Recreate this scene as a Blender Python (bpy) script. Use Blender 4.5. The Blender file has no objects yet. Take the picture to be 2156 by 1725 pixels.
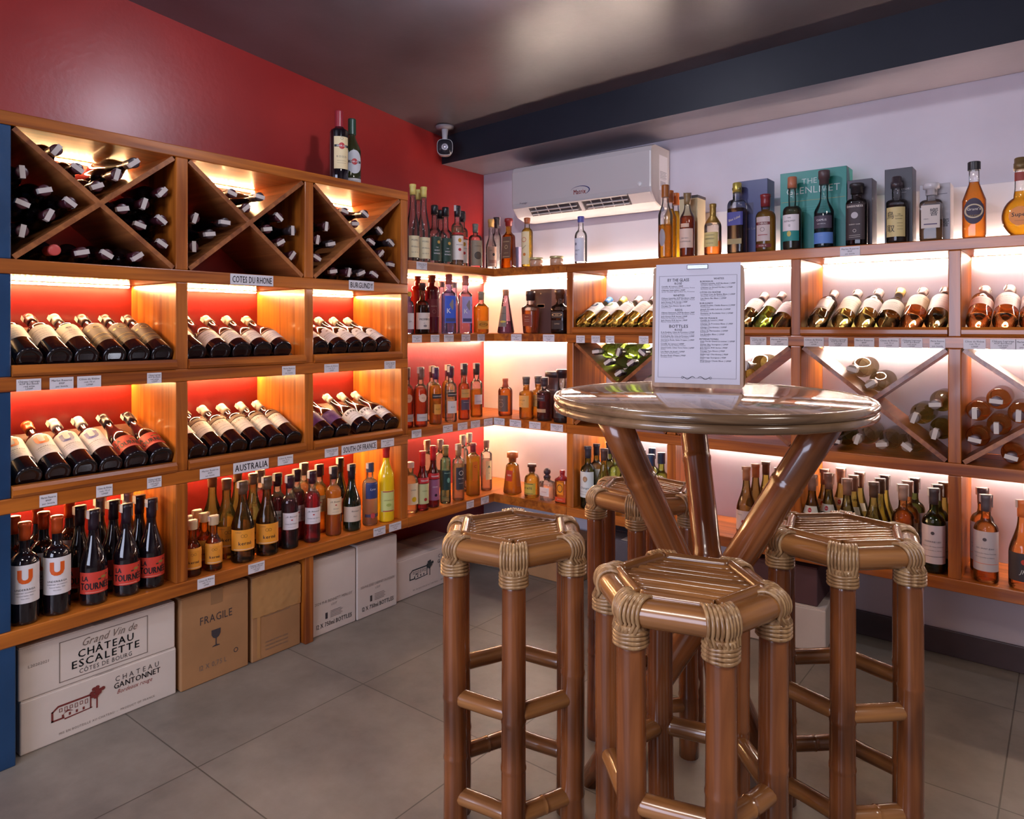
import bpy, bmesh, math, random
from mathutils import Vector, Matrix
random.seed(7)
sc = bpy.context.scene
COL = sc.collection
# ------------------------------------------------------------------ camera
YAW = math.radians(38.19); FPX = 1498.0; HY = 689.0
CAM = Vector((2.783, -3.263, 1.29))
SN, CS = math.sin(YAW), math.cos(YAW)
cd = bpy.data.cameras.new('camera'); cam = bpy.data.objects.new('camera', cd); COL.objects.link(cam)
cam.location = CAM; cam.rotation_euler = (math.radians(90), 0, YAW)
cd.sensor_fit = 'HORIZONTAL'; cd.sensor_width = 36.0; cd.lens = FPX * 36.0 / 2156
cd.shift_y = -(862.5 - HY) / 2156; cd.clip_start = 0.05; cd.clip_end = 50
sc.camera = cam
# ------------------------------------------------------------------ view, world, lights
sc.view_settings.view_transform = 'Standard'; sc.view_settings.look = 'None'
sc.view_settings.gamma = 1.0; sc.view_settings.use_curve_mapping = False
sc.view_settings.exposure = 0.0
cy = sc.cycles
cy.max_bounces = 14; cy.transparent_max_bounces = 24; cy.diffuse_bounces = 4; cy.glossy_bounces = 4
cy.transmission_bounces = 12; cy.caustics_reflective = False; cy.caustics_refractive = False
cy.sample_clamp_indirect = 4.0; cy.use_denoising = True
w = bpy.data.worlds.new('world'); sc.world = w; w.use_nodes = True
w.node_tree.nodes['Background'].inputs[0].default_value = (0.30, 0.42, 0.9, 1)
w.node_tree.nodes['Background'].inputs[1].default_value = 0.6
LED_WARM = (1.0, 0.60, 0.27); LED_WHITE = (1.0, 0.80, 0.66)
K_LED = 205.0; K_WARM = 305.0
LAMP_POS = Vector((1.33, -1.56, 2.40))

def area(name, loc, rot, sx, sy, power, col):
    d = bpy.data.lights.new(name, 'AREA'); d.shape = 'RECTANGLE'; d.size = sx; d.size_y = sy
    d.energy = power; d.color = col
    o = bpy.data.objects.new(name, d); COL.objects.link(o); o.location = loc; o.rotation_euler = rot
    return o
# bluish area light added behind the camera; its unseen window frame is built below
area('window_daylight', (1.7, -5.60, 1.45), (math.radians(90), 0, 0), 2.4, 1.7, 95, (0.74, 0.78, 1.0))
# ------------------------------------------------------------------ pixel helpers (photo frame 2156x1725)
def ratio(px):
    X = (px - 1078) / FPX
    return (CS * X - SN), (SN * X + CS)
FL = 0.345; FR = -0.32                       # front planes of the two shelf runs
def yL(px, x=FL):
    a, b = ratio(px); return CAM.y + (x - CAM.x) * b / a
def xR(px, y=FR):
    a, b = ratio(px); return CAM.x + (y - CAM.y) * a / b
def depth_of(x, y): return -SN * (x - CAM.x) + CS * (y - CAM.y)
def z_at(x, y, py): return CAM.z - (py - HY) / FPX * depth_of(x, y)
def c2r(lat, z, h=0.0): return Vector((CAM.x + lat * CS - z * SN, CAM.y + lat * SN + z * CS, h))

# ------------------------------------------------------------------ materials
MATS = {}
def newmat(name):
    m = bpy.data.materials.new(name); m.use_nodes = True
    nt = m.node_tree; nt.nodes.clear()
    out = nt.nodes.new('ShaderNodeOutputMaterial')
    return m, nt, out
def N(nt, t, **kw):
    n = nt.nodes.new(t)
    for k, v in kw.items():
        if k.startswith('i_'):
            n.inputs[int(k[2:]) if k[2:].isdigit() else k[2:].replace('_', ' ')].default_value = v
        else: setattr(n, k, v)
    return n
def S(r, g, b):
    f = lambda c: (c / 255 / 12.92) if c / 255 <= .04045 else ((c / 255 + .055) / 1.055) ** 2.4
    return (f(r), f(g), f(b))
def flat(col, rough=0.5, metal=0.0, coat=0.0, spec=0.5):
    key = ('f', tuple(round(c, 4) for c in col), rough, metal, coat, spec)
    if key in MATS: return MATS[key]
    m, nt, out = newmat('paint')
    p = N(nt, 'ShaderNodeBsdfPrincipled')
    p.inputs['Base Color'].default_value = (*col, 1); p.inputs['Roughness'].default_value = rough
    p.inputs['Metallic'].default_value = metal; p.inputs['Coat Weight'].default_value = coat
    p.inputs['Specular IOR Level'].default_value = spec
    tc = N(nt, 'ShaderNodeTexCoord'); no = N(nt, 'ShaderNodeTexNoise'); no.inputs['Scale'].default_value = 60
    nt.links.new(tc.outputs['Object'], no.inputs['Vector'])
    bp = N(nt, 'ShaderNodeBump'); bp.inputs['Strength'].default_value = 0.03; bp.inputs['Distance'].default_value = 0.002
    nt.links.new(no.outputs['Fac'], bp.inputs['Height']); nt.links.new(bp.outputs[0], p.inputs['Normal'])
    nt.links.new(p.outputs[0], out.inputs[0]); MATS[key] = m; return m
def glass(col, edge=None, gloss=1.0, rough=0.02, haze=None):
    edge = edge or tuple(c * c for c in col)
    colored = max(col) - min(col) > .25
    if haze is None: haze = 0.09 if colored and max(col) > .6 else (0.08 if min(col) > .9 else 0.06)
    refr = 0.40 if colored else 0.12
    key = ('g', col, edge, gloss, rough, haze)
    if key in MATS: return MATS[key]
    m, nt, out = newmat('glass')
    lw = N(nt, 'ShaderNodeLayerWeight'); lw.inputs[0].default_value = 0.42
    mx = N(nt, 'ShaderNodeMix', data_type='RGBA')
    # a bottle wall is crossed twice, so each crossing takes the square root of the colour
    mx.inputs[6].default_value = (*[c ** .42 for c in col], 1); mx.inputs[7].default_value = (*[c ** .5 for c in edge], 1)
    nt.links.new(lw.outputs['Facing'], mx.inputs[0])
    tr = N(nt, 'ShaderNodeBsdfTransparent'); nt.links.new(mx.outputs[2], tr.inputs[0])
    tl = N(nt, 'ShaderNodeBsdfTranslucent'); tl.inputs[0].default_value = (*col, 1)      # added scatter standing in for the glow that refraction would gather
    df = N(nt, 'ShaderNodeBsdfDiffuse'); df.inputs[0].default_value = (*col, 1); a2 = N(nt, 'ShaderNodeMixShader'); a2.inputs[0].default_value = .12
    nt.links.new(tl.outputs[0], a2.inputs[1]); nt.links.new(df.outputs[0], a2.inputs[2])
    rf = N(nt, 'ShaderNodeBsdfRefraction'); rf.inputs['IOR'].default_value = 1.18; rf.inputs['Roughness'].default_value = .03; nt.links.new(mx.outputs[2], rf.inputs[0])
    rm = N(nt, 'ShaderNodeMixShader'); rm.inputs[0].default_value = refr; nt.links.new(tr.outputs[0], rm.inputs[1]); nt.links.new(rf.outputs[0], rm.inputs[2])
    hz = N(nt, 'ShaderNodeMixShader'); hz.inputs[0].default_value = haze; nt.links.new(rm.outputs[0], hz.inputs[1]); nt.links.new(a2.outputs[0], hz.inputs[2])
    gl = N(nt, 'ShaderNodeBsdfGlossy'); gl.inputs['Roughness'].default_value = rough
    fr = N(nt, 'ShaderNodeFresnel'); fr.inputs[0].default_value = 1.5
    mu = N(nt, 'ShaderNodeMath', operation='MULTIPLY'); mu.inputs[1].default_value = gloss
    nt.links.new(fr.outputs[0], mu.inputs[0])
    ms = N(nt, 'ShaderNodeMixShader'); nt.links.new(mu.outputs[0], ms.inputs[0])
    nt.links.new(hz.outputs[0], ms.inputs[1]); nt.links.new(gl.outputs[0], ms.inputs[2])
    nt.links.new(ms.outputs[0], out.inputs[0]); MATS[key] = m; return m
def liquid(col):
    if len(col) == 4: return glass(col[:3], tuple(c ** 1.8 for c in col[:3]), gloss=0.15, rough=0.05, haze=col[3])
    return glass(col, tuple(c ** 1.8 for c in col), gloss=0.15, rough=0.05, haze=0.12 if max(col) > .5 else .10)
def wood(name, c1, c2, axis, scale=1.0, rough=0.3, coat=0.35, knots=True):
    key = ('w', name, axis)
    if key in MATS: return MATS[key]
    m, nt, out = newmat(name)
    tc = N(nt, 'ShaderNodeTexCoord'); mp = N(nt, 'ShaderNodeMapping')
    s = [34 * scale] * 3; s['xyz'.index(axis)] = 1.6 * scale
    mp.inputs['Scale'].default_value = s
    nt.links.new(tc.outputs['Object'], mp.inputs[0])
    n1 = N(nt, 'ShaderNodeTexNoise'); n1.inputs['Scale'].default_value = 1.0; n1.inputs['Detail'].default_value = 5; n1.inputs['Distortion'].default_value = 0.6
    nt.links.new(mp.outputs[0], n1.inputs['Vector'])
    n2 = N(nt, 'ShaderNodeTexNoise'); n2.inputs['Scale'].default_value = 2.2; n2.inputs['Detail'].default_value = 1
    nt.links.new(tc.outputs['Object'], n2.inputs['Vector'])
    ad = N(nt, 'ShaderNodeMath', operation='MULTIPLY_ADD'); ad.inputs[1].default_value = 0.45
    nt.links.new(n2.outputs['Fac'], ad.inputs[0]); nt.links.new(n1.outputs['Fac'], ad.inputs[2])
    r = N(nt, 'ShaderNodeValToRGB'); r.color_ramp.elements[0].position = 0.50; r.color_ramp.elements[1].position = 0.92
    r.color_ramp.elements[0].color = (*c1, 1); r.color_ramp.elements[1].color = (*c2, 1)
    nt.links.new(ad.outputs[0], r.inputs[0])
    p = N(nt, 'ShaderNodeBsdfPrincipled'); nt.links.new(r.outputs[0], p.inputs['Base Color'])
    p.inputs['Roughness'].default_value = rough; p.inputs['Coat Weight'].default_value = coat; p.inputs['Coat Roughness'].default_value = 0.08
    bp = N(nt, 'ShaderNodeBump'); bp.inputs['Strength'].default_value = 0.12; bp.inputs['Distance'].default_value = 0.002
    nt.links.new(n1.outputs['Fac'], bp.inputs['Height']); nt.links.new(bp.outputs[0], p.inputs['Normal'])
    nt.links.new(p.outputs[0], out.inputs[0]); MATS[key] = m; return m
W1 = (0.20, 0.044, 0.007); W2 = (0.56, 0.165, 0.020)
wx = wood('varnished_wood', W1, W2, 'x'); wy = wood('varnished_wood', W1, W2, 'y'); wz = wood('varnished_wood', W1, W2, 'z')
D1 = (0.055, 0.018, 0.010); D2 = (0.12, 0.042, 0.022)
dx_ = wood('dark_wood', D1, D2, 'x'); dy_ = wood('dark_wood', D1, D2, 'y')
def painted(name, c, c2, rough, scale=3.0, bump=0.1, coat=0.0, spec=0.5):
    m, nt, out = newmat(name)
    tc = N(nt, 'ShaderNodeTexCoord')
    n1 = N(nt, 'ShaderNodeTexNoise'); n1.inputs['Scale'].default_value = scale; n1.inputs['Detail'].default_value = 6
    nt.links.new(tc.outputs['Object'], n1.inputs['Vector'])
    r = N(nt, 'ShaderNodeValToRGB'); r.color_ramp.elements[0].position = 0.35; r.color_ramp.elements[1].position = 0.7
    r.color_ramp.elements[0].color = (*c, 1); r.color_ramp.elements[1].color = (*c2, 1)
    nt.links.new(n1.outputs['Fac'], r.inputs[0])
    p = N(nt, 'ShaderNodeBsdfPrincipled'); nt.links.new(r.outputs[0], p.inputs['Base Color'])
    p.inputs['Roughness'].default_value = rough; p.inputs['Coat Weight'].default_value = coat; p.inputs['Specular IOR Level'].default_value = spec; p.inputs['Coat Roughness'].default_value = 0.28
    n2 = N(nt, 'ShaderNodeTexNoise'); n2.inputs['Scale'].default_value = 45; n2.inputs['Detail'].default_value = 4
    nt.links.new(tc.outputs['Object'], n2.inputs['Vector'])
    bp = N(nt, 'ShaderNodeBump'); bp.inputs['Strength'].default_value = bump; bp.inputs['Distance'].default_value = 0.004
    nt.links.new(n2.outputs['Fac'], bp.inputs['Height']); nt.links.new(bp.outputs[0], p.inputs['Normal'])
    nt.links.new(p.outputs[0], out.inputs[0]); return m
M_RED = painted('red_wall_paint', (0.34, 0.022, 0.020), (0.42, 0.030, 0.026), 0.36, bump=0.15, coat=0.25)
M_WHITE = painted('white_wall_paint', (0.62, 0.56, 0.62), (0.70, 0.64, 0.70), 0.42, bump=0.06)
M_CEIL = painted('charcoal_ceiling_paint', (0.085, 0.070, 0.078), (0.165, 0.138, 0.150), 0.30, scale=1.6, bump=0.10, spec=1.0)
M_BEAM = painted('dark_beam_paint', (0.008, 0.009, 0.016), (0.014, 0.015, 0.024), 0.5, scale=2.2, bump=0.08, spec=0.25)
M_SOFFIT = painted('grey_soffit_paint', (0.16, 0.14, 0.165), (0.22, 0.19, 0.22), 0.35, scale=2.2, bump=0.08)
M_NAVY = painted('navy_post_paint', (0.006, 0.042, 0.12), (0.010, 0.058, 0.16), 0.3, scale=6, bump=0.2, coat=0.3)
M_BASE = painted('baseboard_tile', (0.055, 0.035, 0.040), (0.085, 0.055, 0.060), 0.35, scale=5, bump=0.05)
M_PAPER = flat(S(222, 218, 225), 0.6); M_INK = flat(S(40, 36, 46), 0.7); M_FINE = flat(S(120, 112, 122), 0.7)

# ------------------------------------------------------------------ mesh builder
class MB:
    def __init__(s): s.v = []; s.f = []; s.m = []; s.sm = []
    def add(s, vs, fs, mi=0, sm=False):
        o = len(s.v); s.v += [tuple(v) for v in vs]
        for f in fs: s.f.append([o + i for i in f]); s.m.append(mi); s.sm.append(sm)
        return s
    def box(s, x0, x1, y0, y1, z0, z1, mi=0, M=None):
        vs = [Vector(p) for p in ((x0, y0, z0), (x1, y0, z0), (x1, y1, z0), (x0, y1, z0), (x0, y0, z1), (x1, y0, z1), (x1, y1, z1), (x0, y1, z1))]
        if M: vs = [M @ v for v in vs]
        return s.add(vs, [(0, 3, 2, 1), (4, 5, 6, 7), (0, 1, 5, 4), (1, 2, 6, 5), (2, 3, 7, 6), (3, 0, 4, 7)], mi)
    def bbox(s, x0, x1, y0, y1, z0, z1, b=0.002, mi=0, M=None):   # box with chamfered edges
        bm = bmesh.new(); bmesh.ops.create_cube(bm, size=1)
        for v in bm.verts: v.co = Vector(((x0 + x1) / 2 + v.co.x * (x1 - x0), (y0 + y1) / 2 + v.co.y * (y1 - y0), (z0 + z1) / 2 + v.co.z * (z1 - z0)))
        bmesh.ops.bevel(bm, geom=bm.edges[:], offset=b, segments=2, affect='EDGES', profile=0.5)
        bm.verts.index_update()
        vs = [(M @ v.co if M else v.co.copy()) for v in bm.verts]; fs = [[v.index for v in f.verts] for f in bm.faces]
        bm.free(); return s.add(vs, fs, mi)
    def tube(s, path, r, n=12, mi=0, caps=True, closed=False):
        path = [Vector(p) for p in path]; L = len(path); rs = r if isinstance(r, (list, tuple)) else [r] * L
        vs = []; ref = None
        for i, p in enumerate(path):
            if closed: t = path[(i + 1) % L] - path[i - 1]
            else: t = path[min(i + 1, L - 1)] - path[max(i - 1, 0)]
            t.normalize()
            if ref is None:
                ref = Vector((0, 0, 1)) if abs(t.z) < .9 else Vector((1, 0, 0))
            u = (ref - t * ref.dot(t)).normalized(); w_ = t.cross(u); ref = u
            for k in range(n):
                a = 2 * math.pi * k / n; vs.append(p + (u * math.cos(a) + w_ * math.sin(a)) * rs[i])
        fs = []
        for i in range(L if closed else L - 1):
            j = (i + 1) % L
            for k in range(n): fs.append((i * n + k, i * n + (k + 1) % n, j * n + (k + 1) % n, j * n + k))
        s.add(vs, fs, mi, True)
        if caps and not closed:
            o = len(s.v) - L * n
            s.f.append([o + k for k in range(n)][::-1]); s.m.append(mi); s.sm.append(False)
            s.f.append([o + (L - 1) * n + k for k in range(n)]); s.m.append(mi); s.sm.append(False)
        return s
    def lathe(s, prof, n=28, mi=0, e=2.0, dr=1.0, M=None, smooth=True):
        vs = []; fs = []
        for r, z in prof:
            for k in range(n):
                a = 2 * math.pi * (k + .5) / n; c, q = math.cos(a), math.sin(a)
                x = math.copysign(abs(c) ** (2 / e), c) * r; y = math.copysign(abs(q) ** (2 / e), q) * r * dr
                v = Vector((x, y, z)); vs.append(M @ v if M else v)
        for i in range(len(prof) - 1):
            for k in range(n): fs.append((i * n + k, i * n + (k + 1) % n, (i + 1) * n + (k + 1) % n, (i + 1) * n + k))
        s.add(vs, fs, mi, smooth)
        o = len(s.v) - len(prof) * n
        if prof[0][0] > 1e-6: s.f.append([o + k for k in range(n)][::-1]); s.m.append(mi); s.sm.append(False)
        if prof[-1][0] > 1e-6: s.f.append([o + (len(prof) - 1) * n + k for k in range(n)]); s.m.append(mi); s.sm.append(False)
        return s
    def mesh(s, name, mats):
        me = bpy.data.meshes.new(name); me.from_pydata(s.v, [], s.f)
        for m in (mats if isinstance(mats, (list, tuple)) else [mats]): me.materials.append(m)
        me.polygons.foreach_set('material_index', s.m); me.polygons.foreach_set('use_smooth', s.sm)
        me.update(); return me
    def obj(s, name, mats, parent=None, link=True):
        o = bpy.data.objects.new(name, s.mesh(name, mats))
        if link: COL.objects.link(o)
        if parent: o.parent = parent
        return o
def empty(name, loc=(0, 0, 0), rz=0.0):
    o = bpy.data.objects.new(name, None); COL.objects.link(o); o.location = loc; o.rotation_euler = (0, 0, rz)
    o.empty_display_size = 0.05; return o
def tag(o, label, cat, group=None):
    o['label'] = label; o['category'] = cat
    if group: o['group'] = group
    return o
def struct(name, mb, mats):
    o = mb.obj(name, mats); o['kind'] = 'structure'; return o

# ------------------------------------------------------------------ lettering
GL = {}
def glyph(ch, fine):
    key = (ch, fine)
    if key in GL: return GL[key]
    cu = bpy.data.curves.new('t', 'FONT'); cu.body = ch; cu.resolution_u = 2; cu.size = 1.0
    ob = bpy.data.objects.new('t', cu); me = ob.to_mesh()
    bm = bmesh.new(); bm.from_mesh(me)
    bmesh.ops.remove_doubles(bm, verts=bm.verts[:], dist=1e-5)
    if fine:
        x = 0.0
        while x < 1.2:
            bmesh.ops.bisect_plane(bm, geom=bm.verts[:] + bm.edges[:] + bm.faces[:], plane_co=(x, 0, 0), plane_no=(1, 0, 0)); x += 0.09
    bm.verts.index_update()
    vs = [(v.co.x, v.co.y) for v in bm.verts]; fs = []
    for f in bm.faces:
        ids = [v.index for v in f.verts]
        if f.normal.z < 0: ids.reverse()
        fs.append(ids)
    bm.free(); ob.to_mesh_clear(); bpy.data.objects.remove(ob); bpy.data.curves.remove(cu)
    xm = max([v[0] for v in vs], default=0.25)
    GL[key] = (vs, fs, xm + 0.075); return GL[key]
def text_geo(t, size, fine=False, sx=1.0, gap=0.0, bold=0, slant=0.0):
    vs = []; fs = []; x = 0.0
    for ch in t:
        if ch == ' ': x += 0.30 + gap; continue
        g = glyph(ch, fine); o = len(vs)
        vs += [(x + v[0] + slant * v[1], v[1]) for v in g[0]]; fs += [[o + i for i in f] for f in g[1]]
        x += g[2] + gap
    wd = max(x - 0.075 - gap, 0.01)
    base = list(vs); bf = list(fs)
    for b in range(bold):
        o = len(vs); d = 0.03 * (b + 1)
        vs += [(p[0] + d, p[1] + 0.012 * (b + 1)) for p in base]; fs += [[o + i for i in f] for f in bf]
    return [((p[0] - wd / 2) * size * sx, (p[1] - 0.35) * size) for p in vs], fs, wd * size * sx
def put_text(mb, fn, t, size, u=0, v=0, mi=1, fine=False, fit=None, sx=1.0, gap=0.0, bold=0, rot=0.0, slant=0.0, left=False):
    vs, fs, wd = text_geo(t, size, fine, sx, gap, bold, slant)
    k = 1.0
    if fit and wd > fit: k = fit / wd
    if left: u = u + wd * k / 2
    c, q = math.cos(rot), math.sin(rot)
    mb.add([fn(u + (x * k) * c - y * q, v + (x * k) * q + y * c) for x, y in vs], fs, mi)
def planar(o, ux, uy, off=0.0006):
    o = Vector(o); ux = Vector(ux).normalized(); uy = Vector(uy).normalized(); n = ux.cross(uy) * off
    return lambda a, b: o + ux * a + uy * b + n
def rect(mb, fn, u0, u1, v0, v1, mi=0, nu=1):
    us = [u0 + (u1 - u0) * i / nu for i in range(nu + 1)]; n = nu + 1
    mb.add([fn(u, v0) for u in us] + [fn(u, v1) for u in us], [(i, i + 1, n + i + 1, n + i) for i in range(nu)], mi, nu > 1)
def disc(mb, fn, u, v, ru, rv, mi=0, n=24, r0=0.0):
    if r0 <= 0:
        rings = [0.0, 0.35, 0.7, 1.0]
    else: rings = [r0, 1.0]
    vs = []
    for r in rings:
        for k in range(n):
            a = 2 * math.pi * k / n; vs.append(fn(u + ru * r * math.cos(a), v + rv * r * math.sin(a)))
    fs = [(i * n + k, (i + 1) * n + k, (i + 1) * n + (k + 1) % n, i * n + (k + 1) % n) for i in range(len(rings) - 1) for k in range(n)]
    mb.add(vs, fs, mi, True)
# ================================================================== the room
def ceil_z(x, y): return 2.36 + 0.093 * (-0.363 - y) + 0.030 * x
XM, YM = 5.2, -5.7
mb = MB(); mb.box(-0.1, XM, YM, 0.1, -0.1, 0)
# square 0.62 m floor tiles, slate grey-brown
def floor_mat():
    m, nt, out = newmat('floor_tile')
    tc = N(nt, 'ShaderNodeTexCoord'); mp = N(nt, 'ShaderNodeMapping'); mp.inputs['Location'].default_value = (FT[0], FT[1], 0)
    nt.links.new(tc.outputs['Object'], mp.inputs[0])
    br = N(nt, 'ShaderNodeTexBrick', offset=0.0, squash=1.0); br.inputs['Scale'].default_value = 1.0
    br.inputs['Brick Width'].default_value = FT[2]; br.inputs['Row Height'].default_value = FT[3]; br.inputs['Mortar Size'].default_value = 0.0022
    br.inputs['Mortar Smooth'].default_value = 0.1; br.inputs['Bias'].default_value = 0.0
    br.inputs['Color1'].default_value = (0.92, 0.92, 0.92, 1); br.inputs['Color2'].default_value = (1.05, 1.05, 1.05, 1); br.inputs['Mortar'].default_value = (0.42, 0.40, 0.38, 1)
    nt.links.new(mp.outputs[0], br.inputs['Vector'])
    n1 = N(nt, 'ShaderNodeTexNoise'); n1.inputs['Scale'].default_value = 3.0; n1.inputs['Detail'].default_value = 8; n1.inputs['Roughness'].default_value = 0.65
    nt.links.new(tc.outputs['Object'], n1.inputs['Vector'])
    r = N(nt, 'ShaderNodeValToRGB'); r.color_ramp.elements[0].position = 0.3; r.color_ramp.elements[1].position = 0.75
    r.color_ramp.elements[0].color = (0.150, 0.130, 0.110, 1); r.color_ramp.elements[1].color = (0.300, 0.258, 0.215, 1)
    nt.links.new(n1.outputs['Fac'], r.inputs[0])
    mu = N(nt, 'ShaderNodeMix', data_type='RGBA', blend_type='MULTIPLY'); mu.inputs[0].default_value = 1.0
    nt.links.new(r.outputs[0], mu.inputs[6]); nt.links.new(br.outputs['Color'], mu.inputs[7])
    p = N(nt, 'ShaderNodeBsdfPrincipled'); nt.links.new(mu.outputs[2], p.inputs['Base Color']); p.inputs['Roughness'].default_value = 0.42
    n2 = N(nt, 'ShaderNodeTexNoise'); n2.inputs['Scale'].default_value = 30; n2.inputs['Detail'].default_value = 6
    nt.links.new(tc.outputs['Object'], n2.inputs['Vector'])
    ad = N(nt, 'ShaderNodeMath', operation='MULTIPLY_ADD'); ad.inputs[1].default_value = -3.0
    nt.links.new(br.outputs['Fac'], ad.inputs[0]); nt.links.new(n2.outputs['Fac'], ad.inputs[2])
    bp = N(nt, 'ShaderNodeBump'); bp.inputs['Strength'].default_value = 0.12; bp.inputs['Distance'].default_value = 0.004
    nt.links.new(ad.outputs[0], bp.inputs['Height']); nt.links.new(bp.outputs[0], p.inputs['Normal'])
    nt.links.new(p.outputs[0], out.inputs[0]); return m
def floor_pt(px, py):
    z = CAM.z * FPX / (py - HY); return c2r((px - 1078) / FPX * z, z)
FT = (-0.77, 0.955, 0.62, 0.62)
struct('floor', mb, floor_mat())
H0 = 2.95
mb = MB(); mb.box(-0.1, 0, YM, 0.1, 0, H0); struct('wall_red', mb, M_RED)
mb = MB(); mb.box(0, XM, 0, 0.1, 0, H0); struct('wall_white', mb, M_WHITE)
M_BACKW = painted('grey_wall_paint', (0.20, 0.17, 0.18), (0.25, 0.21, 0.22), 0.5)
mb = MB(); mb.box(XM, XM + 0.1, YM, 0.1, 0, H0); struct('wall_side', mb, M_BACKW)
mb = MB()   # wall behind the camera with an opening for the added window
mb.box(-0.1, 0.4, YM - 0.1, YM, 0, H0); mb.box(3.0, XM + .1, YM - 0.1, YM, 0, H0); mb.box(0.4, 3.0, YM - 0.1, YM, 0, 0.5); mb.box(0.4, 3.0, YM - .1, YM, 2.4, H0)
struct('wall_rear', mb, M_BACKW)
mb = MB()
for a in (0.4, 1.66, 2.94): mb.box(a, a + .06, YM - .08, YM - .02, 0.5, 2.4)
mb.box(.4, 3.0, YM - .08, YM - .02, .5, .56); mb.box(.4, 3.0, YM - .08, YM - .02, 2.34, 2.4)
struct('added_window_1', mb, flat((0.05, 0.05, 0.06), 0.4))  # unseen window frame, added to hold the bluish rear light
mb = MB(); q = [(-.1, YM - .1), (XM + .1, YM - .1), (XM + .1, .1), (-.1, .1)]
mb.add([(x, y, ceil_z(x, y)) for x, y in q] + [(x, y, ceil_z(x, y) + .1) for x, y in q], [(3, 2, 1, 0), (4, 5, 6, 7), (0, 1, 5, 4), (1, 2, 6, 5), (2, 3, 7, 6), (3, 0, 4, 7)])
struct('ceiling', mb, M_CEIL)
def beam_z(x): return 2.205 + 0.014 * x
mb = MB(); y0, y1 = -0.363, 0.0
mb.add([(0, y0, beam_z(0)), (XM, y0, beam_z(XM)), (XM, y1, beam_z(XM)), (0, y1, beam_z(0)), (0, y0, 2.75), (XM, y0, 2.75), (XM, y1, 2.75), (0, y1, 2.75)],
       [(0, 1, 5, 4), (1, 2, 6, 5), (2, 3, 7, 6), (3, 0, 4, 7)]); mb.add([(0, y0, beam_z(0)), (XM, y0, beam_z(XM)), (XM, y1, beam_z(XM)), (0, y1, beam_z(0))], [(3, 2, 1, 0)], 1)
struct('beam', mb, [M_BEAM, M_SOFFIT])
mb = MB(); mb.bbox(0.9, XM, -0.012, 0, 0, 0.10, 0.003); struct('baseboard_white', mb, M_BASE)
# ceiling lamp (just above the frame): small round spot fixture with a cool bulb
lz = ceil_z(LAMP_POS.x, LAMP_POS.y)
L = tag(empty('ceiling_lamp', (LAMP_POS.x, LAMP_POS.y, lz)), 'round white spot lamp on the dark ceiling above the shop floor', 'lamp')
mb = MB(); mb.lathe([(0.0, 0), (0.06, 0), (0.06, -0.02), (0.045, -0.03), (0.03, -.05), (0, -.05)][::-1], 24); mb.obj('lamp_base', flat((.8, .8, .8), .4), L)
me_, nt, out = newmat('bulb'); em = N(nt, 'ShaderNodeEmission'); em.inputs[0].default_value = (0.82, 0.86, 1, 1); em.inputs[1].default_value = 430; nt.links.new(em.outputs[0], out.inputs[0])
mb = MB(); mb.lathe([(0.0, -.115), (0.03, -.105), (0.043, -.08), (0.03, -.055), (0.0, -.05)], 16); mb.obj('bulb', me_, L)
# unseen square panels added under the ceiling as soft fill light
mp_, nt, out = newmat('fill_glow'); em = N(nt, 'ShaderNodeEmission'); em.inputs[0].default_value = (1.0, .90, .84, 1); em.inputs[1].default_value = 26; nt.links.new(em.outputs[0], out.inputs[0])
for (x, y), lb in (((2.3, -4.1), 'added fill light panel, unseen, on the ceiling behind the viewpoint'), ((4.1, -2.3), 'added fill light panel, unseen, on the ceiling near the side wall')):
    z = ceil_z(x, y) - .03; Q = tag(empty('added_fill_panel', (x, y, z)), lb, 'lamp')
    mb = MB(); [mb.box(a, b, c, d, -.03, .02) for a, b, c, d in ((-.32, .32, -.32, -.30), (-.32, .32, .30, .32), (-.32, -.30, -.30, .30), (.30, .32, -.30, .30))]; mb.obj('panel_frame', flat((.8, .8, .8), .4), Q)
    mb = MB(); mb.add([(-.3, -.3, -.022), (-.3, .3, -.022), (.3, .3, -.022), (.3, -.3, -.022)], [(0, 1, 2, 3)]); mb.obj('diffuser', mp_, Q)

# ================================================================== LED strips
def led_mat(col, k, axis):
    m, nt, out = newmat('led_strip'); tc = N(nt, 'ShaderNodeTexCoord'); sp = N(nt, 'ShaderNodeSeparateXYZ'); nt.links.new(tc.outputs['Object'], sp.inputs[0])
    a = N(nt, 'ShaderNodeMath', operation='MULTIPLY'); a.inputs[1].default_value = 2 * math.pi / 0.0167; nt.links.new(sp.outputs['XYZ'.index(axis)], a.inputs[0])
    s_ = N(nt, 'ShaderNodeMath', operation='SINE'); nt.links.new(a.outputs[0], s_.inputs[0])
    g = N(nt, 'ShaderNodeMath', operation='MULTIPLY_ADD'); g.inputs[1].default_value = k * .8; g.inputs[2].default_value = k; nt.links.new(s_.outputs[0], g.inputs[0])
    em = N(nt, 'ShaderNodeEmission'); em.inputs[0].default_value = (*col, 1); nt.links.new(g.outputs[0], em.inputs[1]); nt.links.new(em.outputs[0], out.inputs[0]); return m
LW_Y = led_mat(LED_WARM, K_WARM, 'Y'); LC_Y = led_mat(LED_WARM, K_WARM * .8, 'Y'); LW_X = led_mat(LED_WHITE, K_LED, 'X')
LW_XT = led_mat(LED_WHITE, K_LED * .8, 'X')
M_LEDB = flat((0.75, 0.72, 0.68), 0.5)
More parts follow.
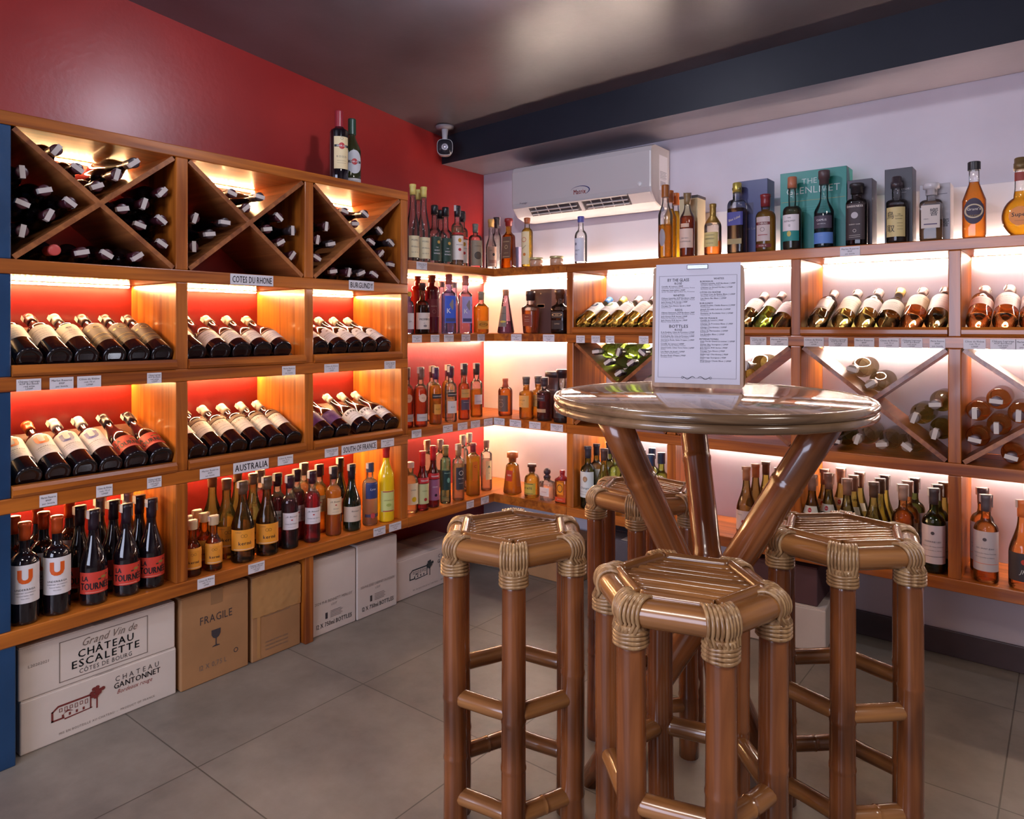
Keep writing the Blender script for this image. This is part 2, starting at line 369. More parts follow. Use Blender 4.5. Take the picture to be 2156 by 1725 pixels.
def led(parent, side, a0, a1, z, mat, up=False, back=0.004):
    """LED tape along the back wall just under a board: carrier + glowing face turned down and out"""
    t = 0.0085; mb = MB(); mb2 = MB(); s = -1 if up else 1
    zz = z - s * 0.001
    P = (lambda a, d, h: (back + d, a, zz - s * h)) if side == 'L' else (lambda a, d, h: (a, -back - d, zz - s * h))
    prof = [(0, 0), (t, 0), (t, .003), (0, t)]
    vs = [P(a, d, h) for a in (a0, a1) for d, h in prof]
    mb.add(vs, [(0, 1, 2, 3), (7, 6, 5, 4), (0, 4, 5, 1), (1, 5, 6, 2), (0, 3, 7, 4)])
    vs = [P(a, d + .0008, h + .0008) for a in (a0, a1) for d, h in ((t, .003), (0, t))]
    f = (0, 1, 3, 2); n = (Vector(vs[1]) - Vector(vs[0])).cross(Vector(vs[2]) - Vector(vs[0]))
    want = Vector((1, 0, -s)) if side == 'L' else Vector((0, -1, -s))
    mb2.add(vs, [f if n.dot(want) > 0 else f[::-1]])
    o = mb.obj('led_strip', M_LEDB, parent); mb2.obj('led_tape', mat, o); return o

# ================================================================== wall shelves
ZT = 1.921; L2 = (1.446, 1.490); L3 = (1.100, 1.144); L4 = (0.744, 0.788); DD = (0.354, 0.399)
A_ = (1.562, 1.603); B_ = (1.214, 1.256); C_ = (0.764, 0.808)
yLo, yE = yL(-60), yL(859); yP = yL(24); yd1 = (yL(371), yL(396)); yd2 = (yL(642), yL(660)); yd3 = (yL(845), yL(859))
UL = tag(empty('wall_shelf', (0, 0, 0)), 'tall reddish wooden wine shelving with crossed top bays against the red wall', 'shelf')
UC = tag(empty('corner_shelf', (0, 0, 0)), 'open reddish wooden corner shelving where the red and white walls meet', 'shelf')
UR = tag(empty('wall_shelf', (0, 0, 0)), 'reddish wooden shelving with crossed middle bays against the white wall', 'shelf')
def board(parent, x0, x1, y0, y1, z0, z1, mat, name='board', b=0.003):
    return MB().bbox(x0, x1, y0, y1, z0, z1, b).obj(name, mat, parent)
for i, (z0, z1) in enumerate(((ZT - .04, ZT), L2, L3, L4, DD)):
    board(UL, 0.001, FL + .002, yLo, yE, z0, z1, wy)
for (a, b) in (yd1, yd2, yd3):
    for k, (z0, z1) in enumerate(((L2[1], ZT - .04), (L3[1], L2[0]), (L4[1], L3[0]), (DD[1], L4[0]))):
        if k == 3 and a == yd2[0]: continue
        board(UL, 0.001, FL, a, b, z0, z1, wz, 'divider')
board(UL, 0.02, FL - .005, yL(645), yL(662), 0.0, DD[0], wz, 'support_post')
for (z0, z1) in ((0, DD[0]), (DD[1], L4[0]), (L4[1], L3[0]), (L3[1], L2[0]), (L2[1], ZT - .04)):
    o = board(UL, 0.001, FL - .002, yLo, yP if z0 > 0 else yL(34), z0, z1, M_NAVY, 'painted_post'); o['label'] = 'navy painted post'
def xbrace(parent, side, a0, a1, z0, z1, t=0.016, dep=None, d0=0.004):
    P = (lambda a, d, z: (d, a, z)) if side == 'L' else (lambda a, d, z: (a, -d, z))
    dep = dep or (FL - .004 if side == 'L' else -FR - .004)
    for s in (0, 1):
        p0 = Vector((a0, z0 if s == 0 else z1)); p1 = Vector((a1, z1 if s == 0 else z0))
        d = (p1 - p0).normalized(); n = Vector((-d.y, d.x)) * t / 2; e = d * 0.009
        pts = [p0 + n + e, p0 - n + e, p1 - n - e, p1 + n - e]
        mb = MB(); vs = [P(p.x, dd, p.y) for dd in (d0 + s * .001, dep - s * .0015) for p in pts]
        mb.add(vs, [(0, 1, 2, 3), (7, 6, 5, 4), (0, 4, 5, 1), (1, 5, 6, 2), (2, 6, 7, 3), (3, 7, 4, 0)])
        mb.obj('diagonal_brace', wood('brace_wood', (0.16, 0.045, 0.016), (0.42, 0.15, 0.045), 'x' if side == 'L' else 'y'), parent)
LC = [(yP, yd1[0]), (yd1[1], yd2[0]), (yd2[1], yd3[0])]
for a, b in LC: xbrace(UL, 'L', a, b, L2[1], ZT - .04)
xr = [(xR(1193), xR(1207)), (xR(1404), xR(1422)), (xR(1665), xR(1686)), (xR(1996), xR(2024)), (3.02, 3.06)]
XE = 3.06
RC = [(xr[i][1], xr[i + 1][0]) for i in range(4)]
for (z0, z1) in (A_, B_, C_, DD):      # corner: L shaped boards
    mb = MB(); e = 0.002
    pl = [(0.001, yE), (FL + e, yE), (FL + e, FR - e), (xr[0][0], FR - e), (xr[0][0], -0.001), (0.001, -0.001)]
    n = len(pl); vs = [(x, y, z0) for x, y in pl] + [(x, y, z1) for x, y in pl]
    mb.add(vs, [(0, 5, 4, 3, 2, 1)[:]] if False else [(0, 5, 2, 1), (5, 4, 3, 2), (6, 7, 8, 11), (11, 8, 9, 10)] + [(i, (i + 1) % n, (i + 1) % n + n, i + n) for i in range(n)])
    mb.obj('board', wy, UC)
    board(UR, xr[0][0], XE, FR - .002, -0.001, z0, z1, wx)
for (a, b) in xr:
    for (z0, z1) in ((B_[1], A_[0]), (C_[1], B_[0]), (DD[1], C_[0])):
        board(UR, a, b, FR, -0.001, z0, z1, wz, 'divider')
for a, b in RC: xbrace(UR, 'R', a, b, C_[1], B_[0], d0=0.13)
mb = MB().bbox(0.02, XE, -0.018, -0.001, A_[1], 1.835, .002); o = mb.obj('back_panel', flat((.80, .76, .78), .45), UR)
o['label'] = 'low white panel along the wall behind the top shelf'
# slanted display racks with a front lip
TH = math.radians(25)
def rack(parent, side, a0, a1, z):
    P = (lambda a, d, h: (d, a, h)) if side == 'L' else (lambda a, d, h: (a, -d, h))
    F = FL if side == 'L' else -FR; bk = 0.03
    mb = MB(); pr = [(F - .03, z + .012), (bk, z + .012 + (F - .03 - bk) * math.tan(TH)), (bk, z + (F - .03 - bk) * math.tan(TH)), (F - .03, z + .001)]
    mb.add([P(a, d, h) for a in (a0 + .004, a1 - .004) for d, h in pr], [(0, 1, 2, 3), (7, 6, 5, 4), (0, 4, 5, 1), (1, 5, 6, 2), (2, 6, 7, 3), (3, 7, 4, 0)])
    mb.obj('rack_board', dy_ if side == 'L' else dx_, parent)
    mb = MB(); lh = .034; pr = [(F - .028, z + .001), (F + .006, z + .001), (F + .012, z + .010), (F + .012, z + lh - .01), (F + .004, z + lh), (F - .02, z + lh), (F - .028, z + lh - .006)]
    n = len(pr); vs = [P(a, d, h) for a in (a0 + .001, a1 - .001) for d, h in pr]
    mb.add(vs, [tuple(range(n)), tuple(range(2 * n - 1, n - 1, -1))] + [(i, i + n, (i + 1) % n + n, (i + 1) % n) for i in range(n)])
    mb.obj('front_lip', wy if side == 'L' else wx, parent)
for a, b in LC:
    rack(UL, 'L', a, b, L3[1]); rack(UL, 'L', a, b, L4[1])
for a, b in RC: rack(UR, 'R', a, b, B_[1])
# LED strips
for a, b in LC:
    for z in (ZT - .04, L2[0], L3[0]): led(UL, 'L', a + .01, b - .01, z, LW_Y)
led(UL, 'L', LC[0][0] + .01, LC[0][1] - .01, L4[0], LW_Y); led(UL, 'L', LC[1][0] + .01, LC[2][1] - .01, L4[0], LW_Y)
for z in (A_[0], B_[0], C_[0]):
    led(UC, 'L', yE + .01, -0.02, z, LC_Y); led(UC, 'R', 0.03, xr[0][0] - .01, z, LW_X)
    for a, b in RC: led(UR, 'R', a + .01, b - .01, z, LW_X)
led(UR, 'R', 0.05, XE - .02, A_[1], LW_XT, up=True, back=0.02)

# ---- paper tags and signs on the shelf fronts
TAGV = [['Château Lagrange', 'AOP Bordeaux', 'red wine', '1,250P'], ['Merlot Reserve', '890P', 'per bottle'], ['Côtes du Rhône', 'red, 75 cl', '1,090P']]
TAGM = {}
def price_tag(parent, side, px, wpx, zc, hpx=None, wp=0):
    if side == 'L': c = Vector((FL + .0035, yL(px), zc)); ux = Vector((0, 1, 0)); wd = abs(yL(px + wpx / 2) - yL(px - wpx / 2))
    else: c = Vector((xR(px), FR - .0035, zc)); ux = Vector((1, 0, 0)); wd = abs(xR(px + wpx / 2) - xR(px - wpx / 2))
    h = 0.036; mb = MB(); fn = planar((0, 0, 0), (1, 0, 0), (0, 0, 1))
    key = (round(wd, 3), wp)
    if key not in TAGM:
        mb.box(-wd / 2, wd / 2, -.0006, .0006, -h / 2, h / 2)
        fn = planar((0, -.0007, 0), (1, 0, 0), (0, 0, 1), .0003)
        ls = TAGV[wp % 3]; n = len(ls)
        for i, t in enumerate(ls):
            put_text(mb, fn, t, 0.0075 if i else 0.009, 0, h / 2 - (i + 1) * h / (n + 1), 1, fit=wd * .86)
        TAGM[key] = mb.mesh('price_tag', [M_PAPER, M_INK])
    o = bpy.data.objects.new('price_tag', TAGM[key]); COL.objects.link(o); o.parent = parent
    o.location = c; o.rotation_euler = (0, 0, math.pi / 2 if side == 'L' else 0)
def mid(b): return (b[0] + b[1]) / 2
i = 0
for par, side, zc, lst in (
    (UL, 'L', mid(L3) - .004, [(60, 52), (129, 50), (187, 50), (324, 30), (607, 28), (697, 30), (820, 23)]),
    (UL, 'L', mid(L4), [(101, 37), (219, 34), (324, 30), (441, 42), (600, 32), (697, 28), (815, 27)]),
    (UL, 'L', mid(DD), [(433, 36), (539, 34), (798, 25), (831, 25)]),
    (UC, 'L', mid(A_), [(887, 22)]), (UC, 'L', mid(B_), [(877, 20), (915, 18), (944, 20), (980, 18), (1012, 15)]),
    (UC, 'L', mid(C_), [(876, 20), (942, 20), (973, 20), (1000, 19), (1027, 18)]), (UC, 'L', mid(DD), [(989, 15), (1020, 16)]),
    (UC, 'R', mid(B_), [(1088, 22), (1156, 24)]), (UC, 'R', mid(C_), [(1052, 22), (1086, 24), (1127, 24), (1173, 26)]),
    (UR, 'R', mid(A_) - .002, [(1790, 42)]),
    (UR, 'R', mid(B_) - .004, [(1223, 18), (1255, 18), (1285, 18), (1356, 20), (1597, 34), (1641, 38), (1714, 42), (1765, 40), (1820, 42), (1872, 42), (1920, 45), (1974, 33), (2052, 47), (2112, 54), (2160, 44)])):
    for px, wp in lst:
        price_tag(par, side, px, wp, zc, wp=i); i += 1
def sign(par, px, wpx, zc, t):
    wd = abs(yL(px + wpx / 2) - yL(px - wpx / 2)); mb = MB(); h = .040
    mb.box(-wd / 2, wd / 2, -.0008, .0008, -h / 2, h / 2); fn = planar((0, -.0009, 0), (1, 0, 0), (0, 0, 1), .0004)
    put_text(mb, fn, t, .034, 0, 0, 1, fit=wd * .92, bold=1, sx=.9)
    o = mb.obj('shelf_sign', [M_PAPER, M_INK], par); o.location = (FL + .004, yL(px), zc); o.rotation_euler = (0, 0, math.pi / 2)
    o['label'] = 'white sign reading ' + t
sign(UL, 530, 90, mid(L2), 'COTES DU RHONE'); sign(UL, 760, 52, mid(L2) + .004, 'BURGUNDY'); sign(UL, 528, 74, mid(L4), 'AUSTRALIA'); sign(UL, 756, 74, mid(L4), 'SOUTH OF FRANCE')
# ================================================================== bottles
BT = {}
def shoulder(kind, t):
    if kind == 'burg': return (math.cos(math.pi * t ** 0.85) + 1) / 2
    if kind == 'bord':
        return math.sqrt(max(0, 1 - (t / .62) ** 2.2)) * .62 + .38 * (1 - t ** 1.2) if t < .62 else .38 * (1 - .62 ** 1.2) + 0 * t if False else max(0, (math.sqrt(max(0, 1 - (min(t, .62) / .62) ** 2.2)) * .55 + .45 * (1 - t) ** 1.1))
    if kind == 'cone': return 1 - t
    if kind == 'ang': return max(0, 1 - t * .55) if t < .3 else max(0, .835 * (1 - (t - .3) / .7) ** 1.6)
    if kind == 'round': return math.sqrt(max(0, 1 - t ** 2.4))
    if kind == 'bulb': return (math.cos(math.pi * t) + 1) / 2
def make_profile(R, H, shape, hs, hn, rn, foot=0.0, R0=None):
    R0 = R if R0 is None else R0
    pr = [(R0 * .55, .006), (R0 * .88, 0.0), (R0 * .97, .003), (R0, .009)]
    if shape == 'oval':                       # body like a flattened ball
        pr = [(R * .45, 0)]
        for i in range(1, 12):
            a = -1.15 + i * (2.55 / 12); pr.append((R * math.cos(a), hs * (.5 + .52 * math.sin(a))))
    else:
        pr += [(R0 + (R - R0) * k / 4, .009 + (hs * H - .009) * k / 4) for k in (1, 2, 3, 4)]
    z0 = pr[-1][1]; r0 = pr[-1][0]
    for i in range(1, 11):
        t = i / 10; k = shoulder('bord' if shape == 'bord' else shape if shape != 'oval' else 'bulb', t)
        pr.append((rn + (r0 - rn) * k, z0 + (hn * H - z0) * t))
    top = H
    pr += [(rn * .98, hn * H + (top - hn * H) * .5), (rn * .98, top - .014), (rn * 1.15, top - .012), (rn * 1.15, top - .003), (rn * .8, top)]
    return pr
def rad_at(pr, z):
    for (r0, z0), (r1, z1) in zip(pr, pr[1:]):
        if z0 <= z <= z1 and z1 > z0: return r0 + (r1 - r0) * (z - z0) / (z1 - z0)
    return pr[-1][0]
def bottle_type(key, name, cat, H, R, shape, hs, hn, rn, gl, liq=None, cap=None, labels=(), e=2.0, dr=1.0, strip=None, R0=None, extra=None):
    """parts list [(part name, mesh, label, parent index)] for one kind of bottle; axis +Z, front -Y"""
    pr = make_profile(R, H, shape, hs, hn, rn, R0=R0); parts = []
    mb = MB(); mb.lathe(pr, 28, 0, e, dr); parts.append(('glass_body', mb.mesh('glass_body', gl), None))
    if liq:
        col, lv = liq; lp = [(max(r - .0022, .001), max(z, .005)) for r, z in pr if z < lv * H]
        lp.append((max(rad_at(pr, lv * H) - .0022, .001), lv * H))
        mb = MB(); mb.lathe(lp, 24, 0, e, dr); parts.append(('liquid', mb.mesh('liquid', liquid(col)), None))
    def fn_at(off):
        def fn(u, v):
            r = rad_at(pr, v) + off
            if e <= 2.01 and dr > .99: return Vector((r * math.sin(u / R), -r * math.cos(u / R), v))
            x = max(-.985 * r, min(.985 * r, u)); return Vector((x, -dr * r * (1 - abs(x / r) ** e) ** (1 / e), v))
        return fn
    for li, L_ in enumerate(labels):
        if callable(L_): parts.append(L_(fn_at, R, H)); continue
        z0, z1, wu, col = L_[:4]; txt = L_[4] if len(L_) > 4 else (); shp = L_[5] if len(L_) > 5 else 'rect'
        mb = MB(); f0 = fn_at(.0006 + .0003 * li); f1 = fn_at(.0012 + .0003 * li); mats = [flat(col, .55)]; zc = (z0 + z1) / 2 * H; hh = (z1 - z0) * H
        hw = wu * R
        if shp == 'oval': disc(mb, f0, 0, zc, hw, hh / 2, 0, 28)
        else:
            nv = 8; nu = 14
            for j in range(nv):
                rect(mb, f0, -hw, hw, zc - hh / 2 + hh * j / nv, zc - hh / 2 + hh * (j + 1) / nv, 0, nu)
            if shp == 'arch': disc(mb, f0, 0, zc + hh / 2, hw, hw * .8, 0, 24)
        for T in txt:
            kind, s, size, u, v, tc = T[:6]; kw = dict(T[6]) if len(T) > 6 else {}
            m_ = flat(tc, .5)
            if m_ not in mats: mats.append(m_)
            mi = mats.index(m_); v = zc + v * hh / 2; u = u * hw
            if kind == 't': put_text(mb, f1, s, size, u, v, mi, fine=size > .011, fit=kw.pop('fit', 1.85) * hw, **kw); 
            elif kind == 'disc': disc(mb, f1, u, v, size, size * (s or 1), mi, 20)
            elif kind == 'ring': disc(mb, f1, u, v, size, size * (s or 1), mi, 24, .82)
            elif kind == 'bar': rect(mb, f1, u - size / 2, u + size / 2, v - s / 2, v + s / 2, mi, 8)
            elif kind == 'poly':
                mb.add([fn_at(.0014)(u + a * size, v + b * size) for a, b in s[0]], s[1], mi)
        parts.append(('label', mb.mesh('label', mats), None))
    if cap:
        st, col = cap[0], cap[1]; ch = cap[2] if len(cap) > 2 else .05
        mb = MB(); m = flat(col, cap[3] if len(cap) > 3 else .35, cap[4] if len(cap) > 4 else 0.0)
        if st == 'capsule': mb.lathe([(rad_at(pr, H - ch) + .0012, H - ch), (rn * 1.04 + .001, H - ch * .6), (rn * 1.04 + .001, H - .015), (rn * 1.16 + .001, H - .012), (rn * 1.16 + .001, H + .0005), (rn, H + .0018), (0, H + .0018)], 20)
        elif st == 'screw':
            p_ = [(rn * 1.17 + .001, H - ch)]
            k = int(ch / .004)
            for j in range(k): p_ += [(rn * 1.17 + .0016, H - ch + .004 * j + .001), (rn * 1.17 + .0009, H - ch + .004 * j + .003)]
            p_ += [(rn * 1.17 + .0014, H), (rn * 1.1, H + .002), (0, H + .002)]; mb.lathe(p_, 20)
        elif st == 'stopper':
            w_ = cap[5] if len(cap) > 5 else 1.7
            mb.lathe([(rn * 1.16 + .001, H - .022), (rn * 1.16 + .001, H + .001), (rn * w_, H + .002), (rn * w_, H + ch - .003), (rn * w_ - .003, H + ch), (0, H + ch)], 20)
        elif st == 'ball':
            q_ = cap[5] if len(cap) > 5 else .022
            mb.lathe([(rn * 1.1, H - .01), (rn * 1.1, H + .002)] + [(q_ * math.sin(a), H + .003 + q_ - q_ * math.cos(a)) for a in [.5 + j * .33 for j in range(9)]], 20)
        parts.append(('cap' if st != 'capsule' else 'capsule', mb.mesh('cap', m), None))
        if strip:
            mb = MB(); cr = rn * 1.2 + .0022; wd = .0075; top = H + .0026 if st in ('capsule', 'screw') else H + ch + .001; ln = strip
            if st in ('stopper', 'ball'): cr = rn * (cap[5] if len(cap) > 5 and st == 'stopper' else 1.7) + .0012
            a = .5; d = Vector((math.cos(a), math.sin(a), 0)); t_ = Vector((-d.y, d.x, 0))
            pts = [d * cr + Vector((0, 0, top - ln)), d * cr + Vector((0, 0, top)), d * -cr + Vector((0, 0, top)), d * -cr + Vector((0, 0, top - ln * .6))]
            for j in range(3):
                p, q_ = pts[j], pts[j + 1]; mb.add([p - t_ * wd, q_ - t_ * wd, q_ + t_ * wd, p + t_ * wd], [(0, 1, 2, 3)])
            if H > .2: rect(mb, planar((0, 0, top + .0001), t_, d), -.005, .005, -.006, .006, 1)
            parts.append(('tax_strip', mb.mesh('tax_strip', [flat(S(205, 195, 190), .6), flat(S(120, 110, 112), .7)]), None))
    if extra: parts += extra(pr)
    BT[key] = dict(name=name, cat=cat, parts=parts, H=H, R=R, dr=dr); return BT[key]
def place(key, loc, label, group=None, rz=0.0, mat=None):
    b = BT[key]; o = bpy.data.objects.new(b['name'], None); COL.objects.link(o); o.empty_display_size = .02
    if mat is not None: o.matrix_world = mat
    else: o.location = loc; o.rotation_euler = (0, 0, rz)
    for nm, me, lb in b['parts']:
        c = bpy.data.objects.new(nm, me); COL.objects.link(c); c.parent = o
    return tag(o, label, b['cat'], group)
# colours
DK = flat((0.006, 0.0035, 0.006), .05, coat=.6); DKG = flat((0.008, 0.012, 0.005), .05, coat=.6)
BRN = glass((.42, .24, .12), (.12, .05, .02)); SMK = glass((.35, .27, .24), (.10, .07, .06))
CLR = glass((.97, .96, .95), (.62, .60, .58)); YEL = glass((.90, .72, .16), (.55, .40, .03)); OLV = glass((.66, .55, .15), (.28, .20, .03))
GRN = glass((.35, .55, .06), (.08, .18, .01)); DGR = glass((.16, .22, .06), (.03, .05, .01)); ROS = glass((1.0, .42, .12), (.85, .22, .03))
DOLV = glass((.30, .24, .09), (.08, .06, .02)); BLU = glass((.25, .42, .98), (.06, .12, .75)); LBL = glass((.62, .68, .98), (.35, .40, .85))
GRNG = glass((.45, .85, .65), (.15, .55, .38)); PUR = glass((.42, .26, .40), (.16, .08, .2)); AMB = glass((.95, .42, .05), (.6, .16, .01))
CRM = S(226, 214, 204); GREY = S(90, 84, 92); ORG = S(222, 92, 22); BLK = S(28, 24, 28); WHT = S(235, 232, 236); RED = S(178, 26, 30); GOLD = S(190, 150, 70)
def lines(n, v0, dv, size, col, words, w=1.5):
    return [('t', words[i % len(words)], size, 0, v0 - i * dv, col, {'fit': w}) for i in range(n)]
SM = ['Appellation Bordeaux Contrôlée', 'Mis en bouteille au château', 'Grand vin de France', 'red wine 75cl']
U_POLY = ([(-1, 1), (-.42, 1), (-.42, -.25), (-.3, -.5), (0, -.6), (.3, -.5), (.42, -.25), (.42, 1), (1, 1), (1, -.3), (.78, -.85), (.4, -1.1), (0, -1.15), (-.4, -1.1), (-.78, -.85), (-1, -.3)],
          [(0, 15, 2, 1), (15, 14, 3, 2), (14, 13, 4, 3), (13, 12, 4), (12, 11, 5, 4), (11, 10, 6, 5), (10, 9, 7, 6), (9, 8, 7)])
U_POLY = (U_POLY[0], [(1, 0, 15, 2), (2, 15, 14, 3), (3, 14, 13, 4), (4, 13, 12), (4, 12, 11, 5), (5, 11, 10, 6), (6, 10, 9, 7), (7, 9, 8)][:])
CAPO = ('capsule', S(200, 80, 30), .052, .3, .3); CAPD = ('capsule', S(30, 24, 30), .052, .35); CAPR = ('capsule', S(120, 40, 45), .052, .35)
CAPB = ('capsule', S(120, 92, 80), .055, .35); CAPW = ('capsule', S(190, 170, 160), .055, .35)
Bd = dict(H=.300, R=.0375, shape='bord', hs=.60, hn=.755, rn=.0142)
Bg = dict(H=.297, R=.0405, shape='burg', hs=.40, hn=.80, rn=.0142)
def wine(k, gl, cap, lab, P=Bd, strip=.045, **kw):
    top = P['hs'] + (.005 if P['shape'] == 'bord' else .02); L2_ = []
    for l in lab:          # keep the paper on the straight part of the body
        l = list(l); d = max(0, l[1] - top) if k not in ('w_collar', 'w_collar_y', 'burgundy_seal') else 0
        l[0] = max(.06, l[0] - d); l[1] -= d; L2_.append(tuple(l))
    return bottle_type(k, 'wine_bottle', 'bottle', gl=gl, cap=cap, labels=L2_, strip=strip, **P, **kw)
def U_label(c): return [(.22, .60, 1.35, S(228, 222, 224), [('poly', U_POLY, .0195, 0, .42, c), ('t', 'UNDERRAGA', .0085, 0, -.28, BLK, {'fit': 1.2})] + lines(3, -.45, .15, .0048, GREY, ['CABERNET SAUVIGNON', 'Central Valley, Chile', 'Vino tinto']))]
wine('u_orange', DK, CAPO, U_label(ORG), strip=None); wine('u_blue', DK, ('capsule', S(200, 195, 205), .052), U_label(S(40, 60, 150)))
LT = [(.13, .36, 1.25, S(208, 62, 46), [('t', 'LA', .022, -.60, .44, BLK, {'sx': .72, 'bold': 3}), ('t', 'TOURNÉE', .030, 0, -.30, BLK, {'sx': .62, 'fit': 1.9, 'bold': 3}),
       ('bar', .0012, .055, 0, -.86, S(235, 190, 170)), ('disc', .5, .0085, .50, .45, S(150, 130, 60), {}), ('disc', .5, .005, .25, .30, S(50, 60, 40), {}), ('disc', .6, .004, .72, .62, S(50, 60, 40), {})])]
wine('latour', DK, ('capsule', S(40, 26, 38), .062, .3), LT, P=Bg)
wine('latour_silver', DK, ('capsule', S(170, 165, 175), .062, .3, .4), LT, P=Bg)
wine('white_label', DK, CAPR, [(.27, .56, 1.35, CRM, [('t', 'CHÂTEAU LAGRANGE', .0085, 0, .35, GREY, {'fit': 1.5}), ('bar', .0008, .04, 0, .05, GREY)] + lines(3, -.1, .28, .0052, GREY, SM))])
wine('crest_label', DK, CAPW, [(.27, .58, 1.35, S(225, 205, 180), [('disc', .5, .009, 0, .45, S(110, 95, 90)), ('t', 'CÔTES DE BOURG', .008, 0, -.05, GREY, {'fit': 1.4})] + lines(2, -.35, .3, .005, GREY, SM))])
wine('brown_gold', DK, ('capsule', S(80, 48, 46), .055, .35), [(.20, .62, 1.4, S(58, 30, 26), [('ring', .8, .013, .15, .55, GOLD), ('disc', .8, .006, -.35, .5, GOLD), ('bar', .0025, .09, 0, -.25, GOLD), ('bar', .0012, .09, 0, -.45, BLK), ('bar', .0018, .09, 0, -.6, GOLD), ('bar', .001, .09, 0, -.72, GOLD)])])
wine('rhone', DK, ('capsule', S(205, 180, 160), .05, .35), [(.14, .36, 1.3, S(222, 210, 205), [('t', 'CÔTES DU RHÔNE', .008, 0, .3, GREY, {'fit': 1.5})] + lines(2, -.1, .35, .0052, GREY, SM)), (.37, .395, 1.3, S(150, 100, 90))], P=Bg)
wine('burgundy_seal', DK, ('capsule', S(215, 200, 190), .05, .35), [(.12, .37, 1.3, S(222, 215, 218), [('disc', .6, .006, 0, .72, S(150, 120, 100)), ('t', 'BOURGOGNE', .009, 0, .15, GREY, {'fit': 1.4})] + lines(2, -.2, .3, .0052, GREY, SM), 'rect'), (.33, .42, .45, S(222, 215, 218), (), 'oval')], P=Bg)
wine('curtis', DK, ('capsule', S(205, 190, 180), .055, .35), [(.25, .51, 1.4, S(226, 216, 206), [('t', 'CURTIS', .013, 0, .55, S(170, 120, 60), {'sx': 1.2, 'gap': .12, 'fit': 1.5})] + lines(2, -.1, .4, .005, GREY, SM)), (.52, .58, 1.4, S(120, 98, 86), [('t', '2 0 2 1', .007, 0, 0, GOLD)])])
wine('purple', DK, ('capsule', S(60, 40, 70), .055, .35), [(.16, .40, 1.35, S(84, 44, 120), [('t', 'Pure', .018, 0, 0, S(60, 28, 96), {'slant': .3})])], P=Bg)
wine('lepas', DK, ('capsule', S(225, 215, 210), .055, .35), [(.14, .38, 1.35, S(222, 222, 230), [('t', 'LE PAS', .019, -.1, .5, BLK, {'bold': 2, 'fit': 1.6})] + lines(2, -.2, .4, .005, GREY, SM))], P=Bg)
CEL = dict(Bd, R=.0360); CEB = dict(Bg, R=.0385)
wine('cellar', DK, ('capsule', S(70, 30, 40), .06, .3), [(.2, .5, 1.2, S(120, 110, 112), [('t', 'BORDEAUX', .009, 0, 0, BLK)])], strip=.03, P=CEL)
wine('cellar_burg', DK, ('capsule', S(60, 48, 52), .055, .3), [(.2, .42, 1.2, S(120, 110, 112), [('t', 'BOURGOGNE', .009, 0, 0, BLK)])], P=CEB, strip=.03)
wine('cellar_pink', DK, ('capsule', S(215, 90, 85), .06, .3), [], strip=None)
wine('cellar_green', GRN, ('capsule', S(70, 50, 45), .055, .3), [], strip=.03)
wine('cellar_dgreen', DGR, ('capsule', S(60, 44, 52), .055, .3), [], P=CEB, strip=.03)
wine('cellar_white', glass((.80, .70, .38), (.35, .28, .12)), ('capsule', S(150, 130, 115), .055, .3), [], P=Bg, strip=.03)
wine('cellar_olive', OLV, ('capsule', S(120, 105, 100), .055, .3), [], P=Bg, strip=.03)
wine('cellar_rose', ROS, ('capsule', S(90, 66, 70), .055, .3), [], strip=.03)
wine('cellar_yellow', YEL, ('capsule', S(90, 66, 50), .055, .3), [], P=Bg, strip=.03)
# whites and roses
WL = lambda t, z0=.27, z1=.58, c=S(222, 206, 200): [(z0, z1, 1.4, c, [('t', t, .009, 0, .35, GREY, {'fit': 1.4})] + lines(3, 0, .28, .005, GREY, SM))]
wine('u_white', YEL, ('capsule', S(70, 130, 190), .052), [(.27, .60, 1.35, S(225, 220, 215), [('poly', U_POLY, .016, 0, .35, S(40, 80, 110)), ('t', 'UNDERRAGA', .008, 0, -.5, BLK, {'fit': 1.2})])])
wine('u_green', OLV, ('capsule', S(205, 185, 90), .052), [(.27, .60, 1.35, S(225, 215, 210), [('poly', U_POLY, .016, 0, .35, S(80, 120, 50)), ('t', 'UNDERRAGA', .008, 0, -.5, BLK, {'fit': 1.2})])])
wine('white_pale', YEL, CAPW, WL('SAUVIGNON BLANC'), P=Bd); wine('white_scroll', YEL, CAPW, WL('SANCERRE', .24, .62, S(218, 200, 180)))
wine('chablis', DOLV, CAPW, WL('CHABLIS', .34, .66), ); wine('chablis_green', GRN, CAPW, WL('CHABLIS', .36, .64)); wine('macon', DOLV, CAPW, WL('MÂCON', .2, .58, S(220, 200, 205)), P=Bg)
wine('white_frame', DOLV, CAPW, [(.22, .56, .9, S(190, 165, 150), [('bar', .07, .045, 0, 0, S(220, 200, 185))])], P=Bd)
wine('white_cream', OLV, CAPW, WL('DOMAINE LAROCHE', .2, .6, S(222, 205, 175))); wine('white_plain', OLV, CAPW, WL('MUSCADET', .22, .52, S(215, 195, 190)))
wine('white_gold', DOLV, ('capsule', S(225, 190, 110), .05), WL('VIOGNIER', .25, .58, S(215, 200, 180)), P=Bg)
wine('rose', ROS, CAPW, WL('CÔTES DE PROVENCE', .28, .50, S(226, 180, 168))); wine('rose_tall', ROS, CAPW, WL('ROSÉ DE PROVENCE', .26, .62, S(210, 185, 180)))
wine('rose_cream', ROS, CAPW, WL('BORDEAUX ROSÉ', .3, .62, S(232, 205, 160))); wine('white_big', DOLV, CAPB, [(.2, .62, 1.4, S(222, 200, 190), [('bar', .0012, .09, 0, -.78, BLK)] + lines(3, .5, .3, .006, GREY, SM))])
